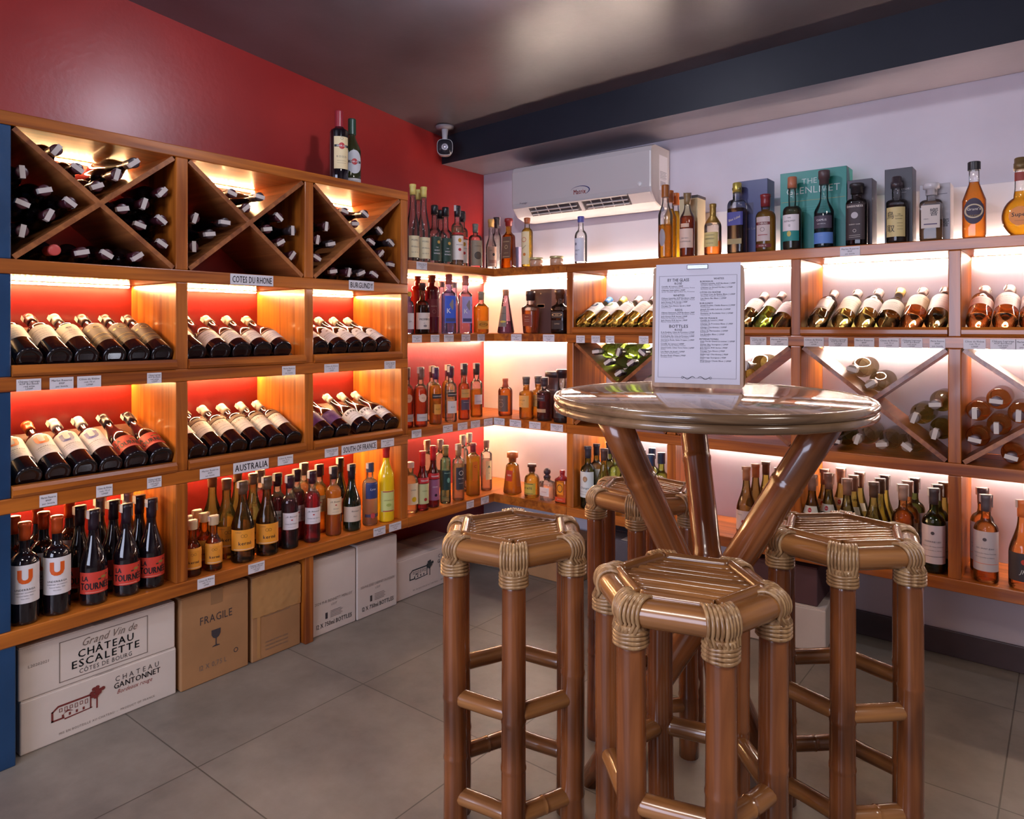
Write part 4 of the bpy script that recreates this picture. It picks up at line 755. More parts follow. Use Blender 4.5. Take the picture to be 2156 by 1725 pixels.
def slant_mat(side, a, z, tilt=TH, roll=0.0, fwd=0.03, R=.0375):
    zl = Vector((-math.cos(tilt), 0, math.sin(tilt))); yl = -Vector((math.sin(tilt), 0, math.cos(tilt)))
    rest = z + .014                                  # top of the sloping board at its front
    base = Vector((FL - fwd, a, rest)) - yl * 0      # lowest point of the base
    base = base + Vector((0, 0, (fwd - .03) * math.tan(tilt))) + (-yl) * (R + .001)
    if side == 'R':
        c, s_ = 0, -1
        rot = Matrix.Rotation(-math.pi / 2, 3, 'Z'); zl = rot @ zl; yl = rot @ yl
        off = base - Vector((0, a, 0)); base = Vector((a, -(off.x + (-FR - FL)), off.z))
    xl = yl.cross(zl)
    M = Matrix((xl, yl, zl)).transposed().to_4x4(); M.translation = base
    return M @ Matrix.Rotation(roll, 4, 'Z')
def slant_row(side, z, items, where, group, fwd=.032):
    ks = [k for _, k in items]; looks = [LOOK.get(k, SLK.get(k, k)) for k in ks]; od = ordl(looks)
    aa = [(yL(px, FL - fwd) if side == 'L' else xR(px, FR + fwd)) for px, _ in items]; rs = [BT[k]['R'] for k in ks]
    cell = next(c for c in (LC if side == 'L' else RC) if c[0] - .05 < sum(aa) / len(aa) < c[1] + .05)
    for _ in range(400):
        for i in range(len(aa) - 1):
            g = aa[i] + rs[i] + rs[i + 1] + .0015 - aa[i + 1]
            if g > 0: aa[i] -= g / 2; aa[i + 1] += g / 2
        aa = [min(max(a, cell[0] + r + .003), cell[1] - r - .003) for a, r in zip(aa, rs)]
    for (px, k), lk, o, a in zip(items, looks, od, aa):
        R = BT[k]['R']
        roll = random.uniform(-.15, .15) - (.32 if side == 'L' else -.12)
        place(k, None, '%s%s, %s' % (o, lk, where), group, mat=slant_mat(side, a, z, roll=roll, fwd=fwd, R=R))
SLK = {'u_white': 'yellow wine bottle with U label and blue cap', 'u_green': 'yellow wine bottle with green U label', 'white_pale': 'yellow wine bottle with cream label', 'white_scroll': 'yellow wine bottle with tall cream label',
 'chablis': 'green-glass wine bottle with high pale label', 'chablis_green': 'bright green wine bottle with pale label', 'macon': 'dark wine bottle with broad pink label', 'white_frame': 'dark bottle with framed square label',
 'white_cream': 'olive wine bottle with yellowish label', 'white_plain': 'olive wine bottle with pale low label', 'white_gold': 'olive wine bottle with golden cap', 'rose': 'orange rosé bottle with low pink label', 'rose_tall': 'orange rosé bottle with tall grey label',
 'rose_cream': 'orange wine bottle with cream label', 'white_big': 'dark bottle with very tall white label'}
slant_row('L', L3[1], [(58, 'white_label'), (122, 'white_label'), (179, 'crest_label'), (243, 'brown_gold'), (297, 'brown_gold'), (347, 'brown_gold')], 'upper rack by navy post', 'wines on the upper sloping rack')
slant_row('L', L3[1], [(408, 'white_label'), (460, 'rhone'), (505, 'rhone'), (549, 'rhone'), (591, 'rhone')], 'upper rack below COTES DU RHONE', 'wines on the upper sloping rack')
slant_row('L', L3[1], [(671, 'rhone'), (711, 'burgundy_seal'), (744, 'burgundy_seal'), (775, 'burgundy_seal'), (804, 'burgundy_seal')], 'upper rack below BURGUNDY sign', 'wines on the upper sloping rack')
slant_row('L', L4[1], [(57, 'u_orange'), (121, 'u_orange'), (182, 'u_blue'), (239, 'u_blue'), (296, 'latour'), (345, 'latour')], 'lower rack by navy post', 'wines on the lower sloping rack')
slant_row('L', L4[1], [(413, 'white_label'), (455, 'curtis'), (498, 'curtis'), (539, 'curtis'), (581, 'curtis'), (620, 'curtis')], 'lower rack above AUSTRALIA sign', 'wines on the lower sloping rack')
slant_row('L', L4[1], [(682, 'purple'), (718, 'purple'), (762, 'lepas'), (794, 'lepas'), (824, 'lepas')], 'rack above SOUTH OF FRANCE', 'wines on the lower sloping rack')
RW = 'white-wall rack, %s bay'
slant_row('R', B_[1], [(1229, 'u_white'), (1260, 'u_green'), (1293, 'white_pale'), (1327, 'white_scroll'), (1360, 'white_scroll')], RW % 'narrow', 'white wines on the sloping rack')
slant_row('R', B_[1], [(1571, 'chablis'), (1608, 'chablis_green'), (1647, 'macon')], RW % 'menu', 'white wines on the sloping rack')
slant_row('R', B_[1], [(1722, 'white_frame'), (1774, 'white_cream'), (1825, 'white_plain'), (1876, 'white_gold'), (1927, 'rose_cream'), (1974, 'white_big')], RW % 'six-bottle', 'white wines on the sloping rack')
slant_row('R', B_[1], [(2060, 'rose'), (2118, 'rose_tall'), (2172, 'rose_tall')], RW % 'orange', 'rosé wines on the sloping rack')

# ---- bottles lying in the crossed bays: settle circles in their wedge
def settle(pts, a0, a1, z0, z1, rads):
    ca, cz = (a0 + a1) / 2, (z0 + z1) / 2; Lg = math.hypot(a1 - a0, z1 - z0); k = (z1 - z0) / (a1 - a0)
    def cons(a, z):
        s1 = (z - z0) - k * (a - a0) > 0; s2 = (z - z1) + k * (a - a0) > 0   # above rising / falling brace
        return s1, s2
    sides = [cons(a, z) for a, z in pts]; P = [list(p) for p in pts]; T = [list(p) for p in pts]
    n1 = Vector((-(z1 - z0), (a1 - a0))) / Lg; n2 = Vector(((z1 - z0), (a1 - a0))) / Lg
    for it in range(2500):
        for i, p in enumerate(P):
            g = .04 if it < 250 else 0
            p[0] += (T[i][0] - p[0]) * g; p[1] += (T[i][1] - p[1]) * g - (.0004 if it < 900 else 0)
        for i in range(len(P)):
            for j in range(i):
                d = Vector((P[i][0] - P[j][0], P[i][1] - P[j][1])); m = rads[i] + rads[j] + .0028
                l = d.length or 1e-4
                if l < m:
                    d *= (m - l) / l / 2; P[i][0] += d.x; P[i][1] += d.y; P[j][0] -= d.x; P[j][1] -= d.y
        for i, p in enumerate(P):
            r = rads[i]; m = r + .0095
            d = Vector((p[0] - a0, p[1] - z0)).dot(n1) * (1 if sides[i][0] else -1)
            if d < m: p[0] += n1.x * (m - d) * (1 if sides[i][0] else -1); p[1] += n1.y * (m - d) * (1 if sides[i][0] else -1)
            d = Vector((p[0] - a0, p[1] - z1)).dot(n2) * (1 if sides[i][1] else -1)
            if d < m: p[0] += n2.x * (m - d) * (1 if sides[i][1] else -1); p[1] += n2.y * (m - d) * (1 if sides[i][1] else -1)
            p[0] = min(max(p[0], a0 + r + .001), a1 - r - .001); p[1] = min(max(p[1], z0 + r + .001), z1 - r - .001)
    pen = max([rads[i] + rads[j] - math.hypot(P[i][0] - P[j][0], P[i][1] - P[j][1]) for i in range(len(P)) for j in range(i)], default=0); pass
    names = {(True, True): 'upper', (False, False): 'lower'}
    return P, [names.get(s, 'side' if (s[0]) else 'far side') for s in sides]
def lying(side, cell, zr, items, where, group, dp=.30):
    a0, a1 = cell; pts = []; ks = []
    for px, py, k in items:
        if side == 'L': a = yL(px, dp); z = z_at(dp, a, py)
        else: a = xR(px, -dp); z = z_at(a, -dp, py)
        pts.append((a, z)); ks.append(k)
    P, W = settle(pts, a0, a1, zr[0], zr[1], [BT[k]['R'] for k in ks])
    lk = {'cellar': 'dark wine bottle', 'cellar_burg': 'round-shouldered dark wine bottle', 'cellar_pink': 'pink-capped dark bottle', 'cellar_green': 'bright green wine bottle', 'cellar_dgreen': 'dark green wine bottle',
          'cellar_white': 'pale wine bottle', 'cellar_olive': 'olive-glass wine bottle', 'cellar_rose': 'orange rosé bottle', 'cellar_yellow': 'yellow wine bottle'}
    order = sorted(range(len(P)), key=lambda i: -P[i][1]); rank = {}; tot = {}
    for i in order: tot[(ks[i], W[i])] = tot.get((ks[i], W[i]), 0) + 1
    cnt = {}
    for i in order:
        q_ = (ks[i], W[i]); cnt[q_] = cnt.get(q_, 0) + 1
        rank[i] = '' if tot[q_] == 1 else ('highest ' if cnt[q_] == 1 else 'lowest ' if cnt[q_] == tot[q_] else ORD[cnt[q_] - 1] + ' highest ')
    for i, (a, z) in enumerate(P):
        roll = random.uniform(-1.2, 1.2); b = BT[ks[i]]
        if side == 'L':
            zl = Vector((1, 0, 0)); M = Matrix((Vector((0, 1, 0)), Vector((0, 0, 1)), zl)).transposed().to_4x4(); M.translation = Vector((.012 + random.uniform(0, .012), a, z))
        else:
            zl = Vector((0, -1, 0)); M = Matrix((Vector((1, 0, 0)), Vector((0, 0, 1)), zl)).transposed().to_4x4()
            if M.determinant() < 0: M = Matrix((Vector((-1, 0, 0)), Vector((0, 0, 1)), zl)).transposed().to_4x4()
            M.translation = Vector((a, -.014 - random.uniform(0, .006), z))
        if M.determinant() < 0:
            M = Matrix((Vector((0, -1, 0)), Vector((0, 0, 1)), zl)).transposed().to_4x4(); M.translation = Vector((.016, a, z))
        place(ks[i], None, '%s%s lying in %s wedge, %s' % (rank[i], lk[ks[i]], W[i], where), group, mat=M @ Matrix.Rotation(roll, 4, 'Z'))
c_, cb = 'cellar', 'cellar_burg'
lying('L', LC[0], (L2[1], ZT - .04), [(40, 371, c_), (93, 403, c_), (40, 431, c_), (140, 437, c_), (97, 463, c_), (40, 490, c_), (120, 330, c_), (270, 356, cb), (236, 380, c_), (205, 397, c_), (170, 366, c_),
      (332, 401, c_), (299, 426, c_), (264, 452, c_), (334, 461, c_), (300, 483, c_), (340, 514, c_), (107, 545, 'cellar_pink'), (165, 535, c_), (219, 538, c_), (284, 542, c_)], 'crossed bay by navy post', 'bottles in the crossed bays')
lying('L', LC[1], (L2[1], ZT - .04), [(405, 463, c_), (460, 472, cb), (430, 496, cb), (403, 519, c_), (478, 412, c_), (540, 418, cb), (511, 437, c_), (580, 458, c_), (554, 478, c_), (604, 488, cb), (582, 508, c_), (607, 534, c_)], 'crossed bay above COTES DU RHONE', 'bottles in the crossed bays')
lying('L', LC[2], (L2[1], ZT - .04), [(670, 452, c_), (664, 492, c_), (690, 507, cb), (664, 539, c_), (768, 446, cb), (722, 437, c_), (739, 465, c_), (802, 474, cb), (780, 491, c_), (814, 509, cb), (793, 525, c_), (818, 549, c_), (701, 569, c_), (729, 571, c_), (756, 558, cb), (781, 574, c_)], 'crossed bay above BURGUNDY', 'bottles in the crossed bays')
lying('R', RC[0], (C_[1], B_[0]), [(1290, 742, 'cellar_green'), (1336, 742, 'cellar_green'), (1370, 745, 'cellar_dgreen'), (1302, 764, 'cellar_dgreen'), (1345, 764, 'cellar_dgreen'), (1325, 783, 'cellar_dgreen')], 'crossed bay with green bottles', 'bottles in the white-wall crossed bays', .16)
lying('R', RC[1], (C_[1], B_[0]), [(1572, 752, 'cellar_olive'), (1578, 784, 'cellar_yellow')], 'crossed bay behind the menu', 'bottles in the white-wall crossed bays', .16)
lying('R', RC[2], (C_[1], B_[0]), [(1816, 772, 'cellar_white'), (1858, 797, 'cellar_white'), (1975, 836, 'cellar_olive'), (1937, 864, 'cellar_olive'), (1975, 897, 'cellar_olive'), (1846, 893, 'cellar_white'), (1800, 912, 'cellar_dgreen'), (1880, 918, 'cellar_white'), (1935, 938, 'cellar_white')], 'crossed bay by table edge', 'bottles in the white-wall crossed bays', .16)
lying('R', RC[3], (C_[1], B_[0]), [(2068, 800, 'cellar_rose'), (2063, 840, 'cellar_rose'), (2120, 831, 'cellar_rose'), (2106, 872, 'cellar_rose'), (2061, 890, 'cellar_rose'), (2135, 940, 'cellar_rose'), (2152, 772, 'cellar_yellow')], 'crossed bay of rosé wines', 'bottles in the white-wall crossed bays', .16)

# ---- upright bottles: (pixel column, distance behind the front edge, kind, words)
def stand(side, z, items, group=None, facing=None):
    looks = [it[3] for it in items]; od = ordl(looks); res = []
    for (px, d, k, lb), o in zip(items, od):
        if side == 'L': x = FL - d; y = yL(px, x); rz = math.pi / 2
        else: y = FR + d; x = xR(px, y); rz = 0.0
        res.append([x, y, k, o + lb, rz])
    for _ in range(300):                     # push apart bottles that would touch
        for i in range(len(res)):
            for j in range(i):
                dx, dy = res[i][0] - res[j][0], res[i][1] - res[j][1]; l = math.hypot(dx, dy) or 1e-4
                m = BT[res[i][2]].get('rr', BT[res[i][2]]['R']) + BT[res[j][2]].get('rr', BT[res[j][2]]['R']) + .003
                if l < m:
                    q_ = (m - l) / l / 2; res[i][0] += dx * q_; res[i][1] += dy * q_; res[j][0] -= dx * q_; res[j][1] -= dy * q_
            R = BT[res[i][2]]['R']
            if side == 'L': res[i][0] = min(max(res[i][0], R + .004), FL - R - .001)
            else: res[i][1] = max(min(res[i][1], -R - .022), FR + R + .001)
    for x, y, k, lb, rz in res: place(k, (x, y, z + .0005), lb, group, rz + random.uniform(-.06, .06) + (facing or 0))
for k, r in (('super', .05),): BT[k]['rr'] = r
stand('L', DD[1], [(52, .05, 'u_orange', 'red wine bottle with orange U label cut by the navy post, bottom shelf'), (120, .055, 'u_orange', 'red wine bottle with orange U label clear of the post, bottom shelf'),
  (92, .14, 'u_orange', 'orange-capped wine bottle behind the two U label bottles, bottom shelf'), (30, .15, 'u_orange', 'orange-capped wine bottle half behind the navy post, bottom shelf'), (80, .23, 'u_orange', 'orange-capped wine bottle at the very back, bottom shelf by post'),
  (148, .22, 'u_orange', 'orange-capped wine bottle behind the red label bottles, bottom shelf'),
  (197, .055, 'latour', 'front red label wine bottle beside the orange U label bottle, bottom shelf'), (265, .055, 'latour', 'middle bottle of three front red label wines, bottom shelf'), (318, .06, 'latour', 'front red label wine bottle beside the wooden divider, bottom shelf'),
  (166, .15, 'latour', 'red label wine bottle just behind the front one, nearer the U bottles'), (237, .14, 'latour', 'red label wine bottle seen between the first two front ones'), (294, .14, 'latour', 'red label wine bottle half hidden before the divider, second row'),
  (213, .21, 'latour_silver', 'silver-capped dark wine bottle at the back, nearer the post, bottom shelf'), (268, .23, 'latour_silver', 'silver-capped dark wine bottle at the back, nearer the divider, bottom shelf')], 'red wines on the bottom shelf', facing=-.32)
stand('L', DD[1], [(405, .045, 'cider_small', 'small cider bottle touching the wooden divider, orange label'), (449, .045, 'cider_small', 'small cider bottle standing frontmost, orange label, beside big cider'), (399, .11, 'cider_small', 'small amber cider bottle behind, half hidden by the divider'),
  (427, .105, 'cider_small', 'small amber cider bottle in the second row between two others'), (415, .17, 'cider_small', 'small amber cider bottle in the third row, pale cap'),
  (511, .05, 'cider', 'big dark cider bottle with orange label, beside the small ones'), (562, .052, 'cider', 'big dark cider bottle with orange label, beside dark liqueur'), (474, .15, 'cider_green', 'tall greenish cider bottle behind the small cider bottles'), (533, .15, 'cider_green', 'tall green cider bottle seen between the two big front ones'),
  (450, .22, 'cider_green', 'pale green cider bottle against the red wall'), (500, .24, 'cider_green', 'green cider bottle at the very back, neck only'),
  (610, .05, 'cassis', 'dark red liqueur bottle with white label in front'), (584, .12, 'cassis_dark', 'near-black liqueur bottle behind the big cider'), (625, .13, 'cassis_dark', 'near-black liqueur bottle between two front liqueurs'), (640, .22, 'orange_clear', 'clear orange liqueur bottle with small square tag at back'),
  (548, .24, 'pink_back', 'pinkish liqueur bottle at the back between green ciders'), (657, .05, 'framboise', 'bright crimson liqueur bottle with white label'), (672, .14, 'yellow_back', 'yellow liqueur bottle behind the crimson one'), (702, .055, 'apricot', 'amber apricot liqueur bottle with cream label'),
  (716, .22, 'dark_burg', 'tall dark bottle at the back behind the amber liqueur'), (740, .055, 'dark_burg', 'dark brandy bottle with slanted cream label'), (779, .055, 'limoncello_white', 'frosted white liqueur bottle with blue label'), (813, .045, 'limoncello', 'bright yellow limoncello bottle with red cap')], 'liqueurs and ciders on the bottom shelf', facing=-.38)
# corner shelf, arm along the red wall
stand('L', DD[1], [(867, .06, 'lemon_round', 'pale lemon liqueur bottle half behind the wooden end panel'), (887, .05, 'cassis_red', 'red-capped blackcurrant syrup bottle with green label'), (912, .055, 'cassis_purple', 'red-capped syrup bottle with purple fruit label'),
  (899, .20, 'clear_back', 'clear tall bottle behind the red-capped syrups'), (938, .055, 'absinthe', 'green absinthe bottle with dark label'), (927, .16, 'clear_back', 'clear bottle with pale cap behind the green bottle'), (965, .05, 'mezcal', 'clear mezcal bottle with dark grey label'),
  (974, .17, 'clear_back', 'clear bottle in the second row behind the mezcal'), (996, .055, 'rum_square', 'square yellow rum bottle with crimson cap'), (988, .19, 'clear_back', 'clear back bottle behind the square yellow rum'), (1024, .085, 'tequila_tall', 'clear tall tequila bottle with cream label near the corner')], 'spirits on the corner bottom shelf', facing=-.42)
stand('L', C_[1], [(858, .08, 'brandy', 'amber bottle almost hidden by the wooden end panel'), (884, .05, 'brandy', 'reddish brandy bottle with oval neck label'), (917, .05, 'rum_chairman', 'golden rum bottle with black band label'), (910, .14, 'rum_white', 'clear capped bottle behind the golden rum'),
  (949, .055, 'rum_white', 'clear white rum bottle with black band label'), (943, .16, 'rum_chairman', 'golden rum bottle behind the clear white rum'), (977, .055, 'rum_neck', 'dark golden rum bottle with long bulging neck'), (1003, .085, 'rum_pale', 'pale yellow rum bottle nearest the corner')], 'rums on the corner shelf', facing=-.42)
stand('L', B_[1], [(860, .05, 'blue_band', 'small blue bottle with white label at the end panel'), (889, .06, 'mombo', 'brown stoneware-like gin jug with cream label'), (879, .16, 'red_jug', 'bright red bottle behind the brown gin jug'), (909, .15, 'dark_red_jug', 'tall dark red bottle between gin jug and blue bottle'),
  (945, .06, 'k_blue', 'deep blue square gin bottle with diamond label'), (930, .17, 'tall_blue', 'pale blue clear bottle behind the deep blue gin'), (956, .17, 'tall_blue', 'pale blue bottle peeking between the two K gins'), (980, .06, 'k_violet', 'violet square gin bottle with diamond label'), (1013, .07, 'karu', 'short golden bottle with stamped amber label')], 'gins on the corner shelf', facing=-.42)
stand('L', A_[1], [(869, .045, 'poire', 'tall slim clear pear brandy bottle at the end panel'), (892, .05, 'poire', 'tall slim clear pear brandy bottle, second along'), (881, .12, 'poire', 'tall slim clear brandy bottle behind the front two'), (915, .06, 'gin_green', 'clear gin bottle with dark green label beside pear brandies'),
  (928, .14, 'gin_green', 'clear gin bottle with black stopper in second row'), (938, .06, 'gin_green', 'clear gin bottle with dark green label beside pale tall bottle'), (963, .05, 'vodka_tall', 'tall pale bottle with red dot label'), (973, .15, 'vodka_tall', 'tall pale bottle standing behind its twin'),
  (1001, .06, 'gin_round', 'round-shouldered clear gin bottle with brown label'), (1034, .10, 'whisky_hat', 'clear bottle with tan stopper and brown label in the corner')], 'bottles on top of the corner shelf', facing=-.42)
stand('R', A_[1], [(1046, .19, 'tall_clear', 'tall clear bottle with dark cap in the deep corner'), (1071, .05, 'cointreau', 'square amber bourbon bottle with red stopper'), (1110, .05, 'galliano', 'golden bottle with slanted black script label'), (1223, .05, 'bulldog', 'clear gin bottle with blue-violet screw cap')])
# corner shelf, arm along the white wall
stand('R', DD[1], [(1079, .06, 'tequila_1800', 'flared square tequila bottle with orange label'), (1120, .06, 'tequila_ball', 'round squat tequila bottle with yellow label'), (1152, .05, 'tequila_clear', 'small square clear tequila bottle with dark ball stopper'), (1184, .045, 'herradura', 'flat amber tequila bottle with horseshoe')])
stand('R', C_[1], [(1064, .09, 'rum_flask', 'amber rum flask with dark round label'), (1108, .05, 'whisky_amber', 'amber bottle with bulging neck and cream label'), (1133, .13, 'whisky_amber', 'amber bottle with bulging neck in second row'), (1146, .05, 'rum_dark', 'dark red rum bottle beside round gift tube'), (1183, .05, 'globe_bottle', 'dark globe-shaped bottle beside the wooden post')])
stand('R', B_[1], [(1065, .06, 'cone', 'purple cone-shaped bottle at the corner of the gin shelf'), (1117, .06, 'decanter', 'amber cognac decanter with dark stopper'), (1179, .06, 'black_decanter', 'dark square decanter with gold framed label')])
# top shelf of the white wall
stand('R', A_[1], [(1401, .05, 'cognac_tall', 'tall clear bottle half full of amber spirit'), (1411, .14, 'cognac_yellow', 'tall yellow cognac bottle just behind the half-empty one'), (1423, .215, 'cognac_yellow', 'tall yellow cognac bottle against the wall panel'), (1447, .05, 'cognac_red', 'reddish cognac bottle with pinkish label'),
  (1501, .05, 'henness', 'wide-bodied nearly empty cognac bottle with olive label'), (1552, .05, 'blue_whisky', 'square whisky bottle with slanted blue label'), (1612, .05, 'chivas', 'golden whisky bottle with silver shield label'), (1668, .05, 'glen', 'whisky bottle with white and turquoise label'),
  (1735, .05, 'camus', 'greenish clear bottle with pale blue band'), (1804, .05, 'darkness', 'dark whisky bottle with silver seal'), (1888, .05, 'tottori', 'whisky bottle with yellow label and brushed characters'), (1961, .05, 'hibiki', 'faceted whisky decanter with one brushed character'),
  (2051, .05, 'grants', 'orange whisky bottle with black oval label'), (2149, .065, 'super', 'flattened oval golden whisky bottle')])
# bottom row of the white wall
stand('R', DD[1], [(1238, .05, 'w_green', 'green wine bottle with white illustrated label'), (1256, .14, 'w_green', 'green wine bottle behind the illustrated label one'), (1273, .06, 'w_yellow', 'yellow wine bottle beside the illustrated label one'), (1296, .13, 'w_lightgreen', 'light green wine bottle behind yellow one, above far stool'), (1283, .22, 'w_green', 'dark-capped green wine bottle against the wall'), (1316, .10, 'w_yellow', 'yellow wine bottle beside the crossing table pole'),
  (1352, .13, 'w_lightgreen', 'pale wine bottle behind the table pole'), (1372, .20, 'w_lightgreen', 'pale wine bottle at back, right of the table pole'), (1388, .10, 'w_lightgreen', 'light green bottle with blue screw cap near wooden divider'), (1375, .055, 'w_lightgreen', 'light green bottle in front row near wooden divider')], 'white wines on the bottom shelf')
stand('R', DD[1], [(1573, .05, 'w_dark_burg', 'front olive-brown wine bottle with white label between table poles'), (1592, .13, 'w_dark_burg', 'olive-brown wine bottle in the second row between table poles'), (1610, .20, 'w_yellow', 'yellow wine bottle in the back row between table poles'), (1640, .10, 'w_olive', 'olive wine bottle partly behind the sloping table pole')], 'white wines on the bottom shelf')
stand('R', DD[1], [(1720, .05, 'w_collar', 'dark neck-banded bottle with red seal, front, beside table pole'), (1735, .12, 'w_collar', 'neck-banded bottle directly behind the dark red-seal one'), (1747, .185, 'w_collar', 'neck-banded bottle third in line by the table pole'), (1760, .25, 'w_collar_y', 'yellow neck-banded bottle at the wall by the table pole'),
  (1784, .05, 'w_collar', 'dark neck-banded bottle with red seal, front, second along'), (1797, .13, 'w_collar_y', 'yellowish neck-banded bottle behind the second dark one'), (1810, .215, 'w_collar_y', 'yellow neck-banded bottle with visible red seal at back'), (1840, .05, 'w_olive', 'plain olive wine bottle in front above the stool'), (1853, .13, 'w_olive', 'plain olive wine bottle in second row above the stool'), (1862, .21, 'w_yellow', 'plain yellow-green wine bottle in third row above the stool'),
  (1901, .05, 'w_rose', 'orange wine bottle in front beside white label bottle'), (1911, .13, 'w_rose', 'orange wine bottle behind the front orange one'), (1925, .21, 'w_domaine', 'dark green wine bottle behind the orange ones'), (1966, .05, 'w_domaine', 'dark wine bottle with large white label beside wooden post'), (1974, .13, 'w_domaine', 'dark wine bottle behind the large white label one'), (1986, .21, 'w_olive', 'olive wine bottle at the wall beside wooden post')], 'wines on the white-wall bottom shelf')
stand('R', DD[1], [(2076, .05, 'w_rose_domaine', 'rosé bottle with large grey label at the front'), (2068, .17, 'w_rose_domaine', 'rosé bottle behind the large grey label one'), (2153, .05, 'w_rose_black', 'rosé bottle with black script label at the frame edge')], 'rosé wines on the bottom shelf')
# vermouth pair on top of the red-wall shelving
stand('L', ZT, [(714, .075, 'vermouth', 'dark vermouth bottle with red cap and arched cream label'), (741, .10, 'vermouth_round', 'olive vermouth bottle with green cap and round silver label')], 'vermouth bottles above the wine shelving', facing=-.35)
# ================================================================== gift boxes, jars
def gift(side, px, d, wpx, dep, h, z, col, label, name='gift_box', texts=(), lid=None, tube=False, rz=0.0, col2=None):
    y = FR + d; x = xR(px, y); wd = abs(xR(px + wpx / 2, y) - xR(px - wpx / 2, y))
    R_ = tag(empty(name, (x, y, z + .0005), rz), label, 'box' if not tube else 'tube')
    mb = MB()
    if tube: mb.lathe([(wd / 2 * .97, 0), (wd / 2, .002), (wd / 2, h - .012)], 32); fn = lambda u, v: Vector(((wd / 2 + .0006) * math.sin(u / wd * 2), -(wd / 2 + .0006) * math.cos(u / wd * 2), v))
    else: mb.bbox(-wd / 2, wd / 2, -dep / 2, dep / 2, 0, h, .0012); fn = planar((0, -dep / 2 - .0003, 0), (1, 0, 0), (0, 0, 1), .0005)
    mats = [flat(col, .35)]
    for T in texts:
        m_ = flat(T[5], .4)
        if m_ not in mats: mats.append(m_)
        mi = mats.index(m_)
        if T[0] == 't': put_text(mb, fn, T[1], T[2], T[3] * wd / 2, T[4] * h, mi, fine=tube, bold=0, fit=T[6] if len(T) > 6 else wd * .9)
        elif T[0] == 'bar': rect(mb, fn, T[3] * wd / 2 - T[2] / 2, T[3] * wd / 2 + T[2] / 2, T[4] * h - T[1] / 2, T[4] * h + T[1] / 2, mi)
        elif T[0] == 'disc': disc(mb, fn, T[3] * wd / 2, T[4] * h, T[2], T[2] * T[1], mi)
    mb.obj('carton' if not tube else 'tube_body', mats, R_)
    if lid:
        mb = MB()
        if tube: mb.lathe([(wd / 2 + .001, h - .03), (wd / 2 + .001, h - .001), (wd / 2 - .001, h), (0, h)], 32)
        else: mb.bbox(-wd / 2 - .001, wd / 2 + .001, -dep / 2 - .001, dep / 2 + .001, h - .012, h + .001, .001)
        mb.obj('lid', flat(lid, .4), R_)
    return R_
z1 = A_[1]
gift('R', 1090, .12, 16, .05, .12, z1, S(190, 176, 210), 'small lilac carton between the amber and golden bottles')
gift('R', 1458, .15, 38, .09, .285, z1, S(196, 178, 140), 'beige gift box with dark lid behind the reddish cognac', lid=S(60, 50, 52))
gift('R', 1590, .14, 66, .09, .318, z1, S(58, 62, 110), 'dark blue gift box behind the blue label whisky', texts=[('t', 'Blue Label', .016, 0, .35, S(130, 120, 130)), ('bar', .05, .03, -.1, .62, S(48, 44, 80))])
TEAL = S(18, 128, 118)
gift('R', 1718, .155, 138, .10, .33, z1, TEAL, 'large teal gift box behind two whisky bottles', texts=[('t', 'THE', .032, -.1, .87, S(190, 205, 200)), ('t', 'GLENLIVET', .040, 0, .76, S(190, 205, 200), .21), ('bar', .0012, .25, 0, .63, S(170, 150, 70)), ('bar', .0015, .10, .05, .55, S(60, 160, 150)), ('bar', .0015, .09, .05, .52, S(60, 160, 150)), ('bar', .0015, .08, .05, .49, S(60, 160, 150))])
gift('R', 1815, .13, 52, .085, .265, z1, S(62, 54, 66), 'charcoal gift box behind the silver seal bottle', texts=[('t', 'D', .04, .2, .62, S(110, 104, 116))])
gift('R', 1896, .13, 58, .085, .29, z1, S(52, 48, 58), 'tall black gift box behind the yellow label whisky', texts=[('t', 'TOTTORI', .010, .35, .72, S(200, 196, 200)), ('bar', .0008, .02, .35, .68, S(200, 196, 200))])
gift('R', 1972, .13, 64, .09, .215, z1, S(172, 164, 170), 'silver-grey gift box behind the faceted decanter', texts=[('t', '響', .032, .60, .32, BLK, .03), ('bar', .002, .03, .5, .82, GREY)])
gift('R', 1148, .165, 44, .08, .235, B_[1], S(92, 66, 62), 'dark brown gift box behind the amber decanter', texts=[('bar', .020, .05, 0, .62, S(200, 150, 110)), ('bar', .015, .045, 0, .62, S(110, 72, 62)), ('disc', 1, .004, 0, .9, S(200, 150, 110))])
gift('R', 1181, .255, 34, .07, .235, B_[1], S(74, 54, 54), 'dark gift box with gold edge beside the post', texts=[('bar', .22, .002, -.7, .5, S(200, 150, 90))])
gift('R', 1172, .20, 40, .08, .245, C_[1], S(84, 60, 62), 'dark round gift tube behind the dark rum', name='gift_tube', tube=True, lid=S(60, 46, 50), texts=[('t', 'El Pasador', .014, 0, .62, S(190, 160, 150)), ('t', 'DE ORO', .012, 0, .5, S(160, 130, 120))])
for px, lb in ((1129, 'small glass jar with golden lid beside the golden bottle'), (1172, 'small glass jar with golden lid standing alone on top shelf')):
    y = FR + .05; J = tag(empty('jar', (xR(px, y), y, A_[1] + .0005)), lb, 'jar', 'small jars on the top shelf')
    mb = MB(); mb.lathe([(.030, 0), (.034, .002), (.034, .032), (.030, .036)], 28); mb.obj('jar_glass', flat(S(196, 150, 120), .15, coat=.6), J)
    mb = MB(); mb.lathe([(.0345, .036), (.036, .038), (.036, .046), (.034, .048), (0, .048)], 28); mb.obj('lid', flat(S(196, 180, 130), .3, .4), J)
